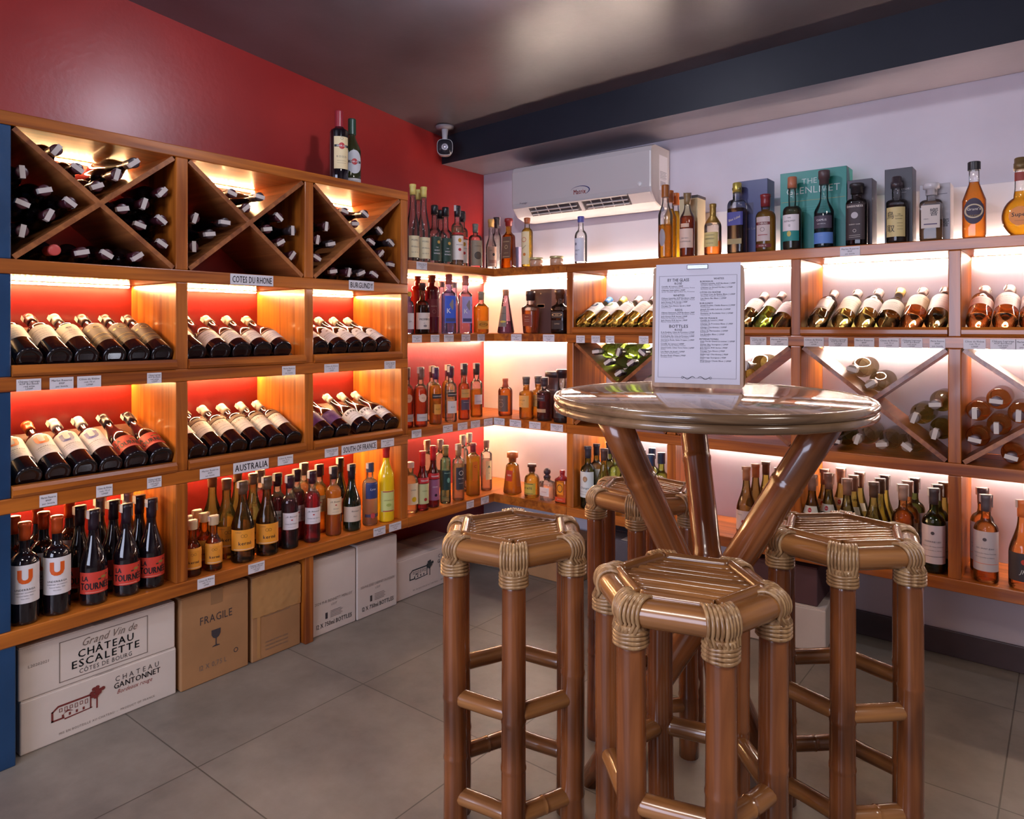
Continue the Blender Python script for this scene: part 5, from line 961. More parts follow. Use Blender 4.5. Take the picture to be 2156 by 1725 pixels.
# ================================================================== cartons on the floor
CARD = S(176, 128, 84); WCARD = S(224, 210, 200)
def card_mat(col, k=.85):
    return painted('cardboard', tuple(c * k for c in col), col, .75, scale=9, bump=.05)
MC, MW = card_mat(CARD), card_mat(WCARD, .93)
M_TAPE = flat(S(184, 136, 84), .12, coat=.7); M_TAPEB = flat(S(150, 112, 78), .3, coat=.1); M_TAPEW = flat(S(196, 186, 180), .3)
M_SEAM = flat(S(130, 116, 112), .8)
def carton(name, y0, y1, x1, dep, z0, h, mat, label, draw, group=None, rz=0.0, tape=True, seam=None):
    M_TAPE = M_TAPEB if mat is MC else M_TAPEW
    """front face looks along +x; origin at the middle of the base"""
    wd = y1 - y0; R_ = tag(empty(name, (x1 - dep / 2, (y0 + y1) / 2, z0 + .0006), rz), label, 'box', group)
    mb = MB(); mb.bbox(-dep / 2, dep / 2, -wd / 2, wd / 2, 0, h, .004); mb.obj('carton', mat, R_)
    for s in (-1, 1):                                    # top flaps meeting in the middle
        fl = MB(); fl.bbox(-dep / 2 + .002 if s < 0 else .001, -.001 if s < 0 else dep / 2 - .002, -wd / 2 + .002, wd / 2 - .002, h + .0002, h + .003, .0012); fl.obj('flap', mat, R_)
    if tape:
        t = MB(); t.box(-dep / 2 - .0006, dep / 2 + .0006, -.026, .026, h + .0031, h + .0036); (t.box(dep / 2 + .0002, dep / 2 + .0009, -.020, .026, h - .05, h + .0036) if mat is MC else 0); t.obj('tape', M_TAPE, R_)
    fn = planar((dep / 2 + .0003, 0, 0), (0, 1, 0), (0, 0, 1), .0006); mb = MB(); mats = [flat(S(60, 54, 58), .7), flat(S(150, 60, 56), .7), flat(S(120, 104, 96), .7), flat(S(120, 44, 40), .7), flat(S(54, 60, 62), .7)]
    draw(mb, fn, wd, h); mb.obj('printing', mats, R_); return R_
def frame(mb, fn, u0, u1, v0, v1, t, mi):
    for a, b, c, d in ((u0, u1, v0, v0 + t), (u0, u1, v1 - t, v1), (u0, u0 + t, v0, v1), (u1 - t, u1, v0, v1)): rect(mb, fn, a, b, c, d, mi)
def house(mb, fn, u, v, s, mi, mt):      # line drawing of a long country house and a tree
    pts = lambda L: [fn(u + a * s, v + b * s) for a, b in L]
    for L in ([(-1, -.2), (-1, .25), (-.92, .25), (-.92, -.2)], [(-1, .22), (-.75, .42), (.55, .42), (.55, .34), (-.72, .34), (-.95, .18)], [(-1, -.2), (-.5, -.2), (-.5, -.13), (-1, -.13)], [(-.5, -.26), (.6, -.2), (.6, -.16), (-.5, -.2)], [(.5, -.2), (.5, .42), (.56, .42), (.56, -.2)], [(-.55, .0), (-.35, .12), (-.15, .0), (-.35, .05)]):
        mb.add(pts(L), [tuple(range(len(L)))[::-1]], mi)
    for k in range(6): frame(mb, fn, u + (-.7 + k * .2) * s, u + (-.58 + k * .2) * s, v + (.08 if k % 2 else .12) * s, v + .27 * s, .022 * s, mi)
    for k in range(4): rect(mb, fn, u + (-.6 + k * .27) * s, u + (-.52 + k * .27) * s, v - .14 * s, v - .02 * s, mi)
    rect(mb, fn, u + .76 * s, u + .82 * s, v - .3 * s, v + .3 * s, mi)
    rng = random.Random(3); o_ = fn(0, 0); nrm = (fn(1, 0) - o_).cross(fn(0, 1) - o_).normalized()
    for k in range(16):
        a = rng.uniform(0, 6.28); r_ = rng.uniform(0, .26); disc(mb, lambda p, q_, k=k: fn(p, q_) + nrm * (.00015 * (k + 1)), u + (.79 + r_ * math.cos(a) * 1.1) * s, v + (.46 + r_ * math.sin(a)) * s, .1 * s, .085 * s, mt, 9)
def by(px, x): return yL(px, x)
def d_esc(mb, fn, w, h):
    frame(mb, fn, -w * .27, w * .30, h * .10, h * .90, .0022, 2)
    T = lambda t, s, u, v, mi, **k: put_text(mb, fn, t, s, u * w, v * h, mi, **k)
    T('Grand Vin de', .034, .04, .76, 2, slant=.45, fit=w * .36); T('CHÂTEAU', .034, .02, .55, 4, sx=1.15, bold=1, gap=.05, fit=w * .36); T('ESCALETTE', .034, .02, .36, 4, sx=1.15, bold=1, gap=.05, fit=w * .44); T('CÔTES DE BOURG', .020, .02, .20, 0, gap=.06, fit=w * .34); T('L20202021', .012, -.39, .62, 2)
def d_gan(mi, mt):
    def d(mb, fn, w, h):
        house(mb, fn, -.17 * w, h * .50, w * .155, mi, mt)
        T = lambda t, s, u, v, m_, **k: put_text(mb, fn, t, s, u * w, v * h, m_, **k)
        T('C H A T E A U', .024, .22, .80, 0, fit=w * .30); T('GANTONNET', .026, .22, .66, 0, bold=1, fit=w * .32); T('Bordeaux rouge', .020, .20, .53, 1 if mt == 3 else 2, slant=.4, fit=w * .24)
        T('MIS EN BOUTEILLE AU CHATEAU  -  PRODUCT OF FRANCE', .010, .03, .14, 2, fit=w * .62, gap=.1)
    return d
xf = .305
by0, by1 = by(42, xf), by(371, xf)
carton('wine_carton', by0, by1, xf, .26, 0, .160, MW, 'long white wine carton with red house drawing on the floor, lower of two', d_gan(3, 3), 'white cartons by the navy post')
carton('wine_carton', by0 - .004, by1 - .004, xf, .26, .1642, .158, MW, 'long white wine carton with framed lettering, stacked on another', d_esc, 'white cartons by the navy post')
def d_frag(mb, fn, w, h):
    put_text(mb, fn, 'FRAGILE', .040, 0, h * .70, 0, sx=.8, fit=w * .52); c = (0, h * .47); s = .036
    L = [(-.5, .8), (.5, .8), (.48, .3), (.3, 0), (.06, -.12), (.06, -.75), (.4, -.85), (.4, -.92), (-.4, -.92), (-.4, -.85), (-.06, -.75), (-.06, -.12), (-.3, 0), (-.48, .3)]
    vs = [fn(c[0] + a * s, c[1] + b * s) for a, b in L]; mb.add(vs, [(0, 13, 2, 1), (13, 12, 3, 2), (12, 11, 4, 3), (11, 10, 5, 4), (10, 9, 8, 7, 6, 5)], 0)
    put_text(mb, fn, '12 X 0,75 L', .026, -.05 * w, h * .18, 2, sx=.85, fit=w * .45); disc(mb, fn, w * .30, h * .24, .009, .009, 0, 16, .7)
y0, y1 = by(381, .315), by(526, .315)
carton('wine_carton', y0, y1 - .006, .315, .27, 0, .325, MC, 'brown cardboard carton printed FRAGILE with a glass symbol', d_frag)
def d_bar(mb, fn, w, h):
    rng = random.Random(5); frame(mb, fn, -w * .26, w * .26, h * .50, h * .64, .0012, 2)
    for k in range(26): rect(mb, fn, -w * .22 + k * w * .017, -w * .22 + k * w * .017 + rng.uniform(.001, .003), h * .52, h * .62, 2)
    for k in range(3): put_text(mb, fn, 'HANDLE WITH CARE', .010, 0, h * (.10 + .045 * k), 2)
y0, y1 = by(529, .315), yL(645) - .001
R_ = carton('wine_carton', y0 + .003, y1 - .006, .315, .27, 0, .325, MC, 'brown carton wrapped in shiny wrinkled tape beside the shelf post', d_bar, tape=False)
w_ = (y1 - y0) - .009; mb = MB(); rng = random.Random(9)      # wrinkled packing tape: strips with folds
nu, nv = 22, 16; g = [[Vector((.135 + .0012 + abs(rng.gauss(0, .0012)), -w_ / 2 + w_ * i / nu, .325 * (.52 + .48 * j / nv) + rng.gauss(0, .0014))) for i in range(nu + 1)] for j in range(nv + 1)]
mb.add([p for r in g for p in r], [(j * (nu + 1) + i, j * (nu + 1) + i + 1, (j + 1) * (nu + 1) + i + 1, (j + 1) * (nu + 1) + i) for j in range(nv) for i in range(nu)], 0, True)
mb.box(.1352, .1365, -w_ * .40, -w_ * .34, .01, .31)
mb.obj('tape', M_TAPE, R_)
def d_ml(t1):
    def d(mb, fn, w, h):
        put_text(mb, fn, '12 X 750ml BOTTLES', .026, 0, h * .12, 0, sx=.8, bold=1, fit=w * .80)
        put_text(mb, fn, t1, .016, 0, h * .42, 2, fit=w * .84); put_text(mb, fn, 'L5217', .012, 0, h * .36, 2)
        for k in range(5): rect(mb, fn, -w * .08, w * (.16 + .03 * (k % 2)), h * (.19 + .02 * k), h * (.19 + .02 * k) + .002, 2)
        rect(mb, fn, -w * .19, -w * .14, h * .19, h * .27, 0)
    return d
y0, y1, y2 = yL(662) + .004, by(750, .315), by(836, .315)
carton('wine_carton', y0, y1 - .003, .315, .27, 0, .318, MW, 'white carton of bottles beside the wooden shelf post', d_ml('2024 M-R BENNETT MERLOT'), 'white upright cartons')
carton('wine_carton', y1 + .003, y2 - .003, .318, .27, 0, .325, MW, 'white carton of bottles between another and the low long carton', d_ml('2024 M-R SERIES CABERNET SAUVIGNON'), 'white upright cartons')
y3 = y2 + .50
carton('wine_carton', y2 + .006, y3, .30, .24, 0, .185, MW, 'low long white carton with dark house drawing, half behind the stool', d_gan(4, 4))
nod = lambda mb, fn, w, h: put_text(mb, fn, 'WINE', .03, 0, h * .5, 2)
def carton_at(px, y, wd, dep, h, mat, label, rz, z=0.0, txt=nod):
    c = carton('carton', -wd / 2, wd / 2, 0, dep, z, h, mat, label, txt); c.location = (xR(px, y), y, z + .0006); c.rotation_euler = (0, 0, -math.pi / 2 + rz); return c
carton_at(1168, -.17, .40, .26, .20, MC, 'brown cardboard carton under the corner of the shelves', 0)
carton_at(1345, -.17, .36, .26, .28, card_mat(S(90, 84, 92)), 'dark grey carton under the shelf behind the far stool', 0)
carton_at(1655, -.20, .34, .24, .17, MW, 'small white carton on the floor under the white-wall shelf', .12)
carton_at(1655, -.18, .30, .22, .15, card_mat(S(96, 66, 72)), 'dark carton resting on the small white carton', .04, .1736)

# ================================================================== air conditioner
AX0, AX1 = .375, 1.215; AC = tag(empty('air_conditioner', ((AX0 + AX1) / 2, -.0005, 1.875)), 'white wall-mounted split air conditioner above the corner shelf', 'air conditioner')
hw = (AX1 - AX0) / 2; M_AC = flat(S(190, 182, 182), .28, coat=.2)
prof = [(0, .0), (0, .292), (-.165, .292), (-.196, .280), (-.205, .255), (-.205, .085), (-.198, .06), (-.155, .018), (-.10, .0)]
mb = MB(); n = len(prof)
rr = [(-hw, .985), (-hw + .008, 1), (hw - .008, 1), (hw, .985)]
vs = [(x, y * s_, .146 + (z - .146) * s_) for x, s_ in rr for y, z in prof]
mb.add(vs, [tuple(range(n)), tuple(range(4 * n - 1, 3 * n - 1, -1))] + [(k * n + i, (k + 1) * n + i, (k + 1) * n + (i + 1) % n, k * n + (i + 1) % n) for k in range(3) for i in range(n)])
mb.obj('housing', M_AC, AC)
a, b = Vector((0, -.198, .06)), Vector((0, -.155, .018)); ux, uy = Vector((1, 0, 0)), (a - b).normalized(); nn = ux.cross(uy)
o_ = b; T_ = Matrix((ux, uy, nn)).transposed().to_4x4(); T_.translation = o_ + nn * .001
mb = MB(); mb.box(-hw * .74, hw * .70, .000, .066, -.0005, .0015, M=T_); mb.obj('outlet', flat(S(70, 64, 66), .6), AC)
mb = MB()
for s0, s1 in ((-hw * .72, -.01), (.05, hw * .68)):
    for v_ in (.012, .034): mb.box(s0, s1, v_, v_ + .003, .002, .010, M=T_)
    for k in range(4): q_ = s0 + (s1 - s0) * (k + .5) / 4; mb.box(q_, q_ + .004, .006, .06, .001, .007, M=T_)
mb.box(-hw * .74, hw * .70, .060, .068, .001, .009, M=T_); mb.box(.01, .03, .0, .066, .001, .009, M=T_)
mb.obj('louvre', M_AC, AC)
mb = MB(); mb.bbox(-hw * .80, hw * .80, -.004, .0, 0, .05, .001, M=Matrix.Translation((0, -.155, .018)) @ Matrix.Rotation(math.radians(-78), 4, 'X') @ Matrix.Translation((0, 0, -.0)))
mb.obj('flap', M_AC, AC)
fn = planar((0, -.2056, 0), (1, 0, 0), (0, 0, 1), .0006); mb = MB()
put_text(mb, fn, 'Matrix', .034, .02, .105, 0, sx=.75, bold=1)
vs = []; K = 22
for k in range(K + 1):
    t = k / K; an = math.radians(165 - 225 * t); r1, r2 = .058, .024; th = .0008 + .006 * math.sin(math.pi * min(1, t * 1.0)) * t
    vs += [fn(.024 + r1 * math.cos(an), .110 + r2 * math.sin(an)), fn(.024 + (r1 - th * 1.4) * math.cos(an), .110 + (r2 - th) * math.sin(an))]
mb.add(vs, [(2 * k, 2 * k + 1, 2 * k + 3, 2 * k + 2)[::-1] for k in range(K)], 1)
put_text(mb, fn, 'Prestige', .014, -.34, .085, 2, slant=.3)
mb.obj('logo', [flat(S(190, 50, 40), .4), flat(S(40, 44, 100), .4), flat(S(80, 76, 90), .4)], AC)
mb = MB(); mb.lathe([(0.012, 0), (.012, .003), (0, .004)], 20, M=Matrix.Translation((hw * .86, -.2045, .10)) @ Matrix.Rotation(math.pi / 2, 4, 'X')); mb.obj('button', flat(S(225, 222, 222), .3), AC)
fn = planar((hw + .0003, 0, 0), (0, 1, 0), (0, 0, 1), .0004); mb = MB(); rect(mb, fn, -.12, -.03, .08, .25, 0); rng = random.Random(2)
for k in range(22): rect(mb, fn, -.105 + k * .0028, -.105 + k * .0028 + rng.uniform(.0007, .002), .10, .125, 1)
for k in range(6): rect(mb, fn, -.11, -.05 + .01 * (k % 2), .135 + .007 * k, .1375 + .007 * k, 1)
mb.obj('sticker', [M_PAPER, flat(S(90, 90, 120), .6)], AC)
# ================================================================== security camera under the ceiling
cx_, cy_ = .125, -.47; cz_ = ceil_z(cx_, cy_)
SC = tag(empty('security_camera', (cx_, cy_, cz_)), 'small white bullet security camera hanging from the ceiling in the corner', 'camera')
mb = MB(); mb.lathe([(0, -.018), (.045, -.016), (.05, -.006), (.05, 0)], 28); mb.obj('mount', flat(S(120, 112, 118), .4), SC)
mb = MB(); mb.tube([(0, 0, -.016), (0, 0, -.065), (.01, -.01, -.085)], [.018, .014, .012], 14); mb.obj('arm', flat(S(190, 184, 190), .35), SC)
d = (CAM - Vector((cx_, cy_, cz_ - .12))); d.z = -.3; d.normalize(); xx = d.cross(Vector((0, 0, 1))).normalized(); zz = xx.cross(d)
T_ = Matrix((xx, zz, d)).transposed().to_4x4(); T_.translation = Vector((0, 0, -.12))
mb = MB(); mb.lathe([(0.012, -.07), (.036, -.055), (.042, .02), (.042, .05)], 28, e=3.2, M=T_); mb.obj('camera_body', flat(S(176, 170, 176), .35), SC)
mb = MB(); mb.lathe([(.040, .0502), (.040, .0525), (0, .0528)], 28, e=3.2, M=T_); fc = mb.obj('camera_face', flat(S(44, 42, 50), .15), SC)
mb = MB(); mb.lathe([(.018, .053), (.018, .056), (.012, .057), (.010, .053), (0, .054)], 24, M=T_); mb.obj('lens', flat(S(170, 165, 175), .15, .3), fc)
# ================================================================== bamboo furniture
def bamboo(name, c1, c2, axis, coat=.6):
    m = wood(name, c1, c2, axis, scale=1.3, rough=.24, coat=coat); nt = m.node_tree
    r = [n for n in nt.nodes if n.type == 'VALTORGB'][0]; r.color_ramp.elements[0].position = .42; r.color_ramp.elements[1].position = .98
    tc = [n for n in nt.nodes if n.type == 'TEX_COORD'][0]; nz = N(nt, 'ShaderNodeTexNoise'); nz.inputs['Scale'].default_value = 7; nz.inputs['Detail'].default_value = 2
    mp = N(nt, 'ShaderNodeMapping'); s = [1.6] * 3; s['xyz'.index(axis)] = .55; mp.inputs['Scale'].default_value = s
    nt.links.new(tc.outputs['Object'], mp.inputs[0]); nt.links.new(mp.outputs[0], nz.inputs['Vector'])
    r2 = N(nt, 'ShaderNodeValToRGB'); r2.color_ramp.elements[0].position = .34; r2.color_ramp.elements[0].color = (.30, .26, .25, 1); r2.color_ramp.elements[1].position = .55; r2.color_ramp.elements[1].color = (1, 1, 1, 1)
    nt.links.new(nz.outputs['Fac'], r2.inputs[0]); mu = N(nt, 'ShaderNodeMix', data_type='RGBA', blend_type='MULTIPLY'); mu.inputs[0].default_value = .75
    p = [n for n in nt.nodes if n.type == 'BSDF_PRINCIPLED'][0]
    nt.links.new(r.outputs[0], mu.inputs[6]); nt.links.new(r2.outputs[0], mu.inputs[7]); nt.links.new(mu.outputs[2], p.inputs['Base Color']); return m
P1, P2 = (.12, .032, .009), (.38, .125, .034)
BZ = bamboo('bamboo_z', P1, P2, 'z'); BX = bamboo('bamboo_x', (.14, .046, .014), (.44, .19, .055), 'x')
RAT = wood('rattan_binding', (.20, .095, .035), (.52, .32, .15), 'z', scale=2.5, rough=.35, coat=.3)
def pole(p0, p1, r, seed=0, n=16, nodes=(), wob=.004, r1=None, seg=14):
    p0, p1 = Vector(p0), Vector(p1); rg = random.Random(seed); L = (p1 - p0).length; r1 = r1 or r
    a = [rg.uniform(0, 6.28) for _ in range(3)]; path = []; rs = []
    ts = sorted(set([i / seg for i in range(seg + 1)] + [t + d for t in nodes for d in (-.012, -.004, .004, .012) if 0 < t + d < 1]))
    for t in ts:
        w_ = math.sin(math.pi * t) * wob; path.append(p0.lerp(p1, t) + Vector((math.sin(a[0] + 4 * t), math.sin(a[1] + 4 * t), math.sin(a[2] + 3 * t) * (0.3))) * w_)
        k = r + (r1 - r) * t
        for nd in nodes:
            if abs(t - nd) < .006: k *= 1.045
        rs.append(k)
    return MB().tube(path, rs, n)
LEGR, RR_, SEAT = .165, .027, .783
def local_x(mb, name, mat, parent, p0, p1):
    """re-express a pole in a local frame whose x runs along it, so the grain follows the cane"""
    return mb.obj(name, mat, parent)
def cane(parent, name, p0, p1, r, seed, nodes=(), **kw):
    p0, p1 = Vector(p0), Vector(p1); L = (p1 - p0).length; d = (p1 - p0).normalized()
    mb = pole((0, 0, 0), (L, 0, 0), r, seed, nodes=nodes, **kw)
    o = mb.obj(name, BX, parent); o.matrix_local = Matrix.Translation(p0) @ d.to_track_quat('X', 'Z').to_matrix().to_4x4(); return o
def make_stool(label):
    R_ = tag(empty('bar_stool'), label, 'stool', 'hexagonal bamboo stools around the table'); A = [math.radians(60 * k - 90) for k in range(6)]
    C6 = [Vector((math.cos(a), math.sin(a), 0)) for a in A]
    for k, c in enumerate(C6):
        o = pole((0, 0, 0), (0, 0, SEAT - .055), .0295, 10 + k, nodes=(.22 + .03 * k, .62 - .02 * k), wob=.002, r1=.0275).obj('leg', BZ, R_); o.location = c * LEGR
    zr = SEAT - .030
    for k in range(6):
        a, b = C6[k] * LEGR, C6[(k + 1) % 6] * LEGR
        a = Vector((a.x, a.y, zr)); b = Vector((b.x, b.y, zr)); d = (b - a).normalized()
        cane(R_, 'rim_pole', a - d * .006, b + d * .006, RR_, 30 + k, wob=.001)
        ra = .142; ia, ib = C6[k] * ra, C6[(k + 1) % 6] * ra; ia.z = ib.z = SEAT - .006
        cane(R_, 'inner_rail', ia + (ib - ia) * .02, ib - (ib - ia) * .02, .0115, 40 + k, wob=.0006, n=10)
        for j, zz in enumerate((.392, .155)):
            z_ = zz + (.0 if k % 2 else -.0); p, q = Vector((a.x, a.y, z_)), Vector((b.x, b.y, z_)); cane(R_, 'rung', p + d * .015, q - d * .015, .0205, 50 + k * 2 + j, nodes=(.5,) if (k + j) % 3 == 0 else (), wob=.001)
    mb = MB(); rg = random.Random(4); nS = 11; w_ = .135 * math.cos(math.radians(30))
    for i in range(nS):      # slats across the hexagon
        v = -w_ + (i + .5) * 2 * w_ / nS; half = (.135 - abs(v) * math.tan(math.radians(30)))
        half = .135 - abs(v) / math.sqrt(3)
        mb.v += []; t = pole((-half, v, 0), (half, v, 0), (.0096 if i % 3 else .0088), i, n=10, wob=.0014, seg=8); o = len(mb.v); mb.v += t.v; mb.f += [[o + a for a in f] for f in t.f]; mb.m += t.m; mb.sm += t.sm
    o = mb.obj('seat_slats', BX, R_); o.location = (0, 0, SEAT - .012); o.rotation_euler = (0, 0, math.radians(-30))
    for s_ in (-.05, .05): cane(R_, 'seat_support', (s_ - .05, -.10, SEAT - .034), (s_ + .05, .10, SEAT - .034), .009, 90, n=8)
    # woven rattan bindings on the six corners
    for k, c in enumerate(C6):
        mb = MB(); tdir = Vector((-c.y, c.x, 0)); base = c * LEGR
        for j in range(4):   # rings round the leg
            z_ = SEAT - .064 - j * .0078; pts = [base + Vector((math.cos(a) * .0315, math.sin(a) * .0315, z_ + .0010 * math.sin(3 * a + j))) for a in [2 * math.pi * i / 18 for i in range(18)]]
            mb.tube(pts, .0042, 7, closed=True)
        for j in range(-4, 5):    # strands over the corner, from the leg outside up across to the inside
            off = tdir * (j * .0068); sp_ = 1.0 - abs(j) * .03; ou = .0335
            # the corner is a 120 degree bend: strands away from the middle sit further back
            back = -c * (abs(j) * .0036)
            pts = []
            for t in range(11):
                an = math.radians(-35 + 17.5 * t * 1.0) if t < 11 else 0
                pts.append(base + back + off * (1 + .10 * math.cos(an)) + c * (math.cos(an) * (RR_ + .0035)) + Vector((0, 0, zr + math.sin(an) * (RR_ + .0035))))
            pts = [base + off * .95 + c * (.0315 * math.sqrt(max(.05, 1 - (j * .0068 / .034) ** 2))) + Vector((0, 0, SEAT - .062))] + pts
            mb.tube(pts, .0041, 6)
        mb.lathe([(.0305, SEAT - .092), (.0315, SEAT - .07), (.030, SEAT - .05)], 16, M=Matrix.Translation(base)); mb.obj('corner_binding', RAT, R_)
    return R_
def copy_tree(o, parent=None):
    c = o.copy(); COL.objects.link(c); c.parent = parent
    for ch in list(o.children): copy_tree(ch, c)
    return c
stool = make_stool('nearest bamboo stool, standing before the table and overlapping its poles')
spots = [(.357, 1.447, 7, None), (.004, 1.815, 60, 'bamboo stool nearest the red-wall cartons, beside the open floor'), (.837, 1.80, 35, 'bamboo stool nearest the white wall baseboard'), (.427, 2.27, -20, 'farthest bamboo stool, behind the crossing table poles')]
for i, (lat, z, ph, lb) in enumerate(spots):
    o = stool if i == 0 else copy_tree(stool)
    if lb: o['label'] = lb
    o.location = c2r(lat, z); o.rotation_euler = (0, 0, YAW + math.radians(ph)); SEATROT = 0
# ---- table
TC = c2r(.512, 1.86); TH_ = 1.113; TR = .392
TB = tag(empty('bar_table', (TC.x, TC.y, 0), YAW), 'round high bamboo table with glossy top and crossing poles', 'table')
def top_mat():
    m = wood('table_top_veneer', (.16, .085, .05), (.46, .28, .17), 'y', scale=.75, rough=.10, coat=1.0); return m
tilt = Matrix.Rotation(math.radians(0.7), 4, 'X')
mb = MB(); mb.lathe([(TR - .012, TH_ - .018), (TR - .006, TH_ - .003), (TR - .010, TH_), (0, TH_)], 96, M=None)
def tilted(o): o.matrix_local = Matrix.Translation((0, 0, TH_)) @ tilt @ Matrix.Translation((0, 0, -TH_)) @ o.matrix_local; return o
tilted(mb.obj('tabletop', top_mat(), TB))
for z_, r_, q_ in ((TH_ - .010, TR, .0112), (TH_ - .031, TR - .001, .0112)):
    mb = MB(); mb.tube([(math.cos(a) * r_, math.sin(a) * r_, z_) for a in [2 * math.pi * i / 96 for i in range(96)]], q_, 14, closed=True)
    tilted(mb.obj('rim_band', wood('rim_cane', (.10, .055, .028), (.34, .21, .11), 'x', scale=.5, rough=.22, coat=.8), TB))
mb = MB(); mb.lathe([(0, TH_ - .038), (TR - .02, TH_ - .038), (TR - .02, TH_ - .019), (0, TH_ - .019)], 64); tilted(mb.obj('underside', BX, TB))
# poles (table frame: x = right as seen from the room, y = away)
pol = [((-.268, -.13), 0), ((.225, -.20), 0), ((.02, .27), 0)]
for i, (t, _b) in enumerate(pol):
    off = [(-.045, .035), (.000, -.040), (.020, .045)][i]
    p1 = Vector((t[0], t[1], TH_ - .040))
    # pass beside the other poles at the crossing
    mid_ = Vector((off[0], off[1], .60))
    d = (p1 - mid_); p0 = mid_ - d * (.60 / d.z)
    dd = (p1 - p0).normalized(); mb = pole((0, 0, 0), (0, 0, (p1 - p0).length), .036, 70 + i, n=20, nodes=(.3, .62, .85), wob=.004, r1=.039)
    o = mb.obj('pole', BZ, TB); o.matrix_local = Matrix.Translation(p0) @ dd.to_track_quat('Z', 'X').to_matrix().to_4x4()
mb = MB()
for j in range(6):
    pts = [(math.cos(a) * .082, math.sin(a) * .078, .60 + (j - 2.5) * .009 + .006 * math.sin(a * 2)) for a in [2 * math.pi * i / 28 for i in range(28)]]; mb.tube(pts, .0052, 7, closed=True)
mb.obj('binding', RAT, TB)
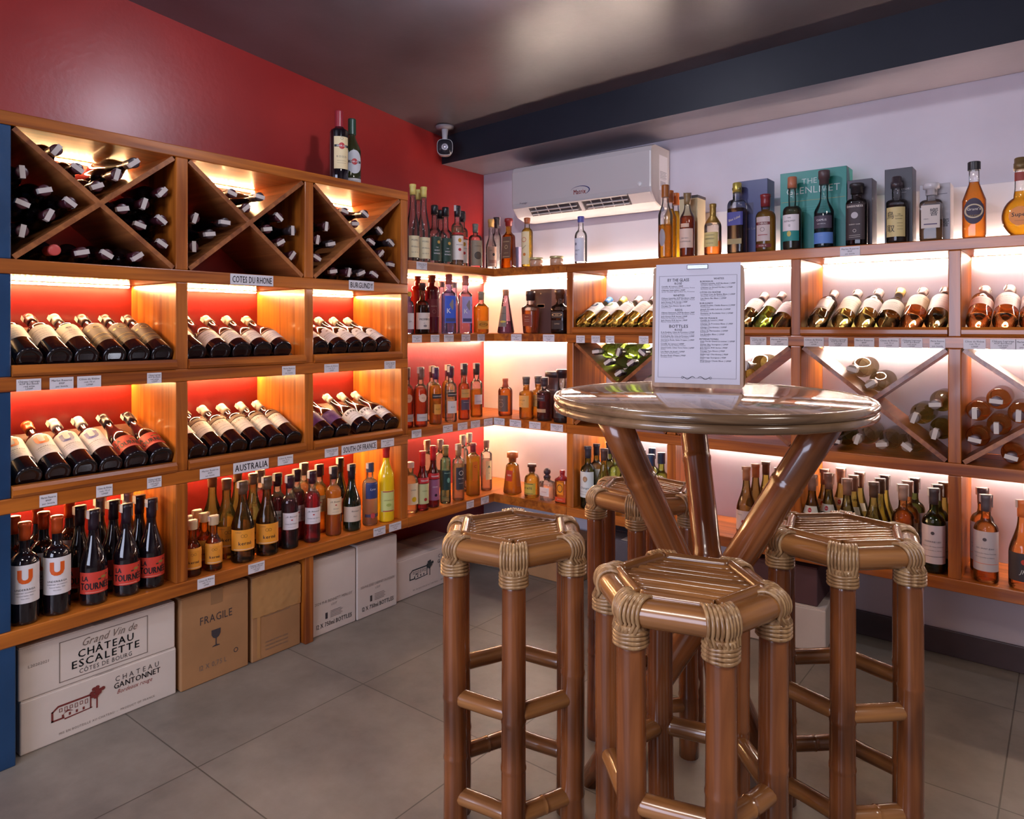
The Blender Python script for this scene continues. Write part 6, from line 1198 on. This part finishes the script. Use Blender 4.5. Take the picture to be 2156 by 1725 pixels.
# ---- menu: two clipboards leaning together like a tent
bl, br = c2r((1372 - 1078) / FPX * 2.075, 2.075), c2r((1565 - 1078) / FPX * 1.975, 1.975)
ux = (br - bl); mw = ux.length; ux.normalize(); nn = Vector((ux.y, -ux.x, 0)); mzb = TH_ + .004; mh = .350
def clip(label, back, lean, texts):
    C_ = tag(empty('menu_clipboard'), label, 'menu', 'menu clipboards on the table'); up = (Vector((0, 0, 1)) * math.cos(lean) + nn * -math.sin(lean)).normalized(); n2 = ux.cross(up)
    M = Matrix((ux, up, n2)).transposed().to_4x4(); M.translation = (bl + br) / 2 - nn * back + Vector((0, 0, mzb)); C_.matrix_world = M
    # rounded wooden board
    def rr(w, h, r, z0, z1, mi=0, mb=None):
        mb = mb or MB(); pts = []
        for cx, cy_, a0 in ((w / 2 - r, r, -90), (w / 2 - r, h - r, 0), (-w / 2 + r, h - r, 90), (-w / 2 + r, r, 180)):
            for k in range(5): a = math.radians(a0 + 22.5 * k); pts.append((cx + r * math.cos(a), cy_ + r * math.sin(a)))
        n = len(pts); mb.add([(x, y, z0) for x, y in pts] + [(x, y, z1) for x, y in pts], [tuple(range(n))[::-1], tuple(range(n, 2 * n))] + [(i, (i + 1) % n, (i + 1) % n + n, i + n) for i in range(n)], mi); return mb
    rr(mw, mh, .012, -.003, 0).obj('board', wood('clipboard_wood', (.30, .17, .10), (.50, .31, .19), 'y', rough=.5, coat=.1), C_)
    if texts:
        mb = MB(); w_, h_ = mw * .93, mh * .985; off = .012; mb.box(-w_ / 2, w_ / 2, off, off + h_, .0006, .0022); fn = planar((0, 0, .0023), (1, 0, 0), (0, 1, 0), .0003)
        frame(mb, fn, -w_ * .46, w_ * .46, off + h_ * .045, off + h_ * .90, .0008, 2)
        def T(t, s, u, v, mi=1, **k): put_text(mb, fn, t, s, u * w_, off + v * h_, mi, **k)
        T('BY THE GLASS', .0125, -.23, .865, bold=1, fit=w_ * .26); T('ROSÉ', .0085, -.23, .835, bold=1)
        y = .812; it = ['Cavallo di Lancre | 390P', 'Grenache, Syrah, Cinsault, Provence, France', 'Château Saint-Julien | 520P', 'Syrah, Cinsault, light bodied, dry, Provence']
        def items(lst, u, y, st=.0155, s=.0058):
            for k, t in enumerate(lst): T(t, s if k % 2 == 0 else s * .86, u, y, 1 if k % 2 == 0 else 2, fit=w_ * .40, left=True, bold=1 - k % 2); y -= st * (.85 if k % 2 == 0 else 1.25)
            return y
        U, V = -.43, .03
        items(it, U, y); T('WHITES', .0085, -.22, .735, bold=1)
        items(['Château Lamothe, AOP Bordeaux | 390P', 'Sauvignon Blanc, Sémillon, Bordeaux, France', 'Jack Estate M-R Series | 350P', 'Sauvignon Blanc, Australia', 'Torque Two Rivers Syrah | 350P', 'South Africa'], U, .712)
        T('REDS', .0085, -.22, .612, bold=1); items(['Château Gantonnet, AOP Bordeaux | 390P', 'Cabernet Sauvignon, Merlot, Bordeaux, France', 'Jack Estate M-R Series | 350P', 'Cabernet Sauvignon, Australia', 'Jack Estate M-R Series | 350P', 'Merlot, South Australia'], U, .59)
        T('BOTTLES', .0125, -.22, .475, bold=1); T('ROSÉ', .0085, -.22, .445, bold=1)
        items(['R de Roubine, Côtes de Provence | 1,750P', 'Cinsault, Syrah, Tibouren, Provence, France', 'R de Roubine, Bio, Côtes de Provence | 2,090P', 'Grenache, Syrah, Cinsault, Provence', 'Verrières Rosé, Saint-Tropez | 1,390P', 'Provence', 'Camille de Lancre | 1,090P', 'Grenache, Syrah, Rhône, France',
               'Grand Cuvée, Côtes Terre Vaïte | 1,690P', 'Rhône', 'Les Hauts de Janeil | 1,090P', 'Grenache, Syrah, France', 'Rochas Rosé d\'Anjou | 990P', 'Grolleau, Loire'], U, .425)
        T('WHITES', .0075, .25, .87, bold=1); T('BORDEAUX', .0065, V, .848, bold=1, left=True)
        y = items(['Château Lamothe, AOP Bordeaux | 1,390P', 'Sauvignon Blanc, Sémillon', 'Château Le Grand Verdus | 1,750P', 'Bordeaux blanc'], V + .01, .83)
        T('CÔTES DU RHÔNE', .0065, V, y - .008, bold=1, left=True); y = items(['Le Vieux Lion du Rhône Blanc | 1,350P', 'Grenache, Viognier, Roussanne', 'Les Hauts Bio Blanc | 1,390P', 'Rhône'], V + .01, y - .026)
        T('BURGUNDY', .0065, V, y - .008, bold=1, left=True); y = items(['Joseph Drouhin, Chablis Réserve | 2,990P', 'Chardonnay', 'Joseph Drouhin Laforêt | 2,090P', 'Bourgogne', 'Domaine de Rochebin Viré | 1,990P', 'Chardonnay'], V + .01, y - .026)
        T('VIN DE FRANCE', .0065, V, y - .008, bold=1, left=True); y = items(['Camille de Lancre | 990P', 'Chardonnay', 'Champs de Provence Blanc | 1,190P', 'Vermentino', 'Change Chardonnay | 1,090P', 'Chardonnay', 'Côtes du Marmandais | 1,090P', 'Sauvignon', 'Les Jamelles Blanc | 1,090P', 'Colombard'], V + .01, y - .026, .0138)
        T('INTERNATIONAL', .0065, V, y - .01, bold=1, left=True); y = items(['Casa Verde Gewürztraminer | 1,090P', 'Chile', 'Oyster Bay Sauvignon | 1,390P', 'New Zealand', 'Jack Estate M-R Series | 990P', 'Australia', 'Torque Two Rivers | 990P', 'South Africa', 'Underraga Chardonnay | 950P', 'Chile', 'Underraga Sauvignon | 950P', 'Chile', 'Wild House Chenin Blanc | 1,090P', 'South Africa'], V + .01, y - .028, .0128)
        for sgn in (-1, 1):      # flourish at the foot of the page
            pts = [Vector((sgn * (.004 + .034 * t), off + h_ * .047 + .0042 * math.sin(t * 7.5) * (1 - .3 * t), .0028)) for t in [i / 24 for i in range(25)]]
            mb.tube(pts, [.0005 + .0004 * math.sin(3.14 * i / 24) for i in range(25)], 5, 1)
            mb.tube([Vector((sgn * (.039 + .003 * math.cos(a)), off + h_ * .049 + .003 * math.sin(a), .0028)) for a in [i * .6 for i in range(11)]], .0005, 5, 1)
        mb.obj('menu_page', [flat(S(206, 206, 222), .5), flat(S(50, 46, 58), .6), flat(S(96, 92, 106), .6)], C_)
    if texts: mb = MB(); mb.bbox(-.03, .03, mh - .010, mh + .004, -.002, .005, .002); mb.obj('clip', flat(S(170, 176, 182), .25, .9), C_)
    return C_
clip('upright wooden menu clipboard with printed white page on the table', 0, math.radians(4), True)
bc = clip('wooden clipboard leaning behind the printed menu on the table', .058, math.radians(-4.5), False)
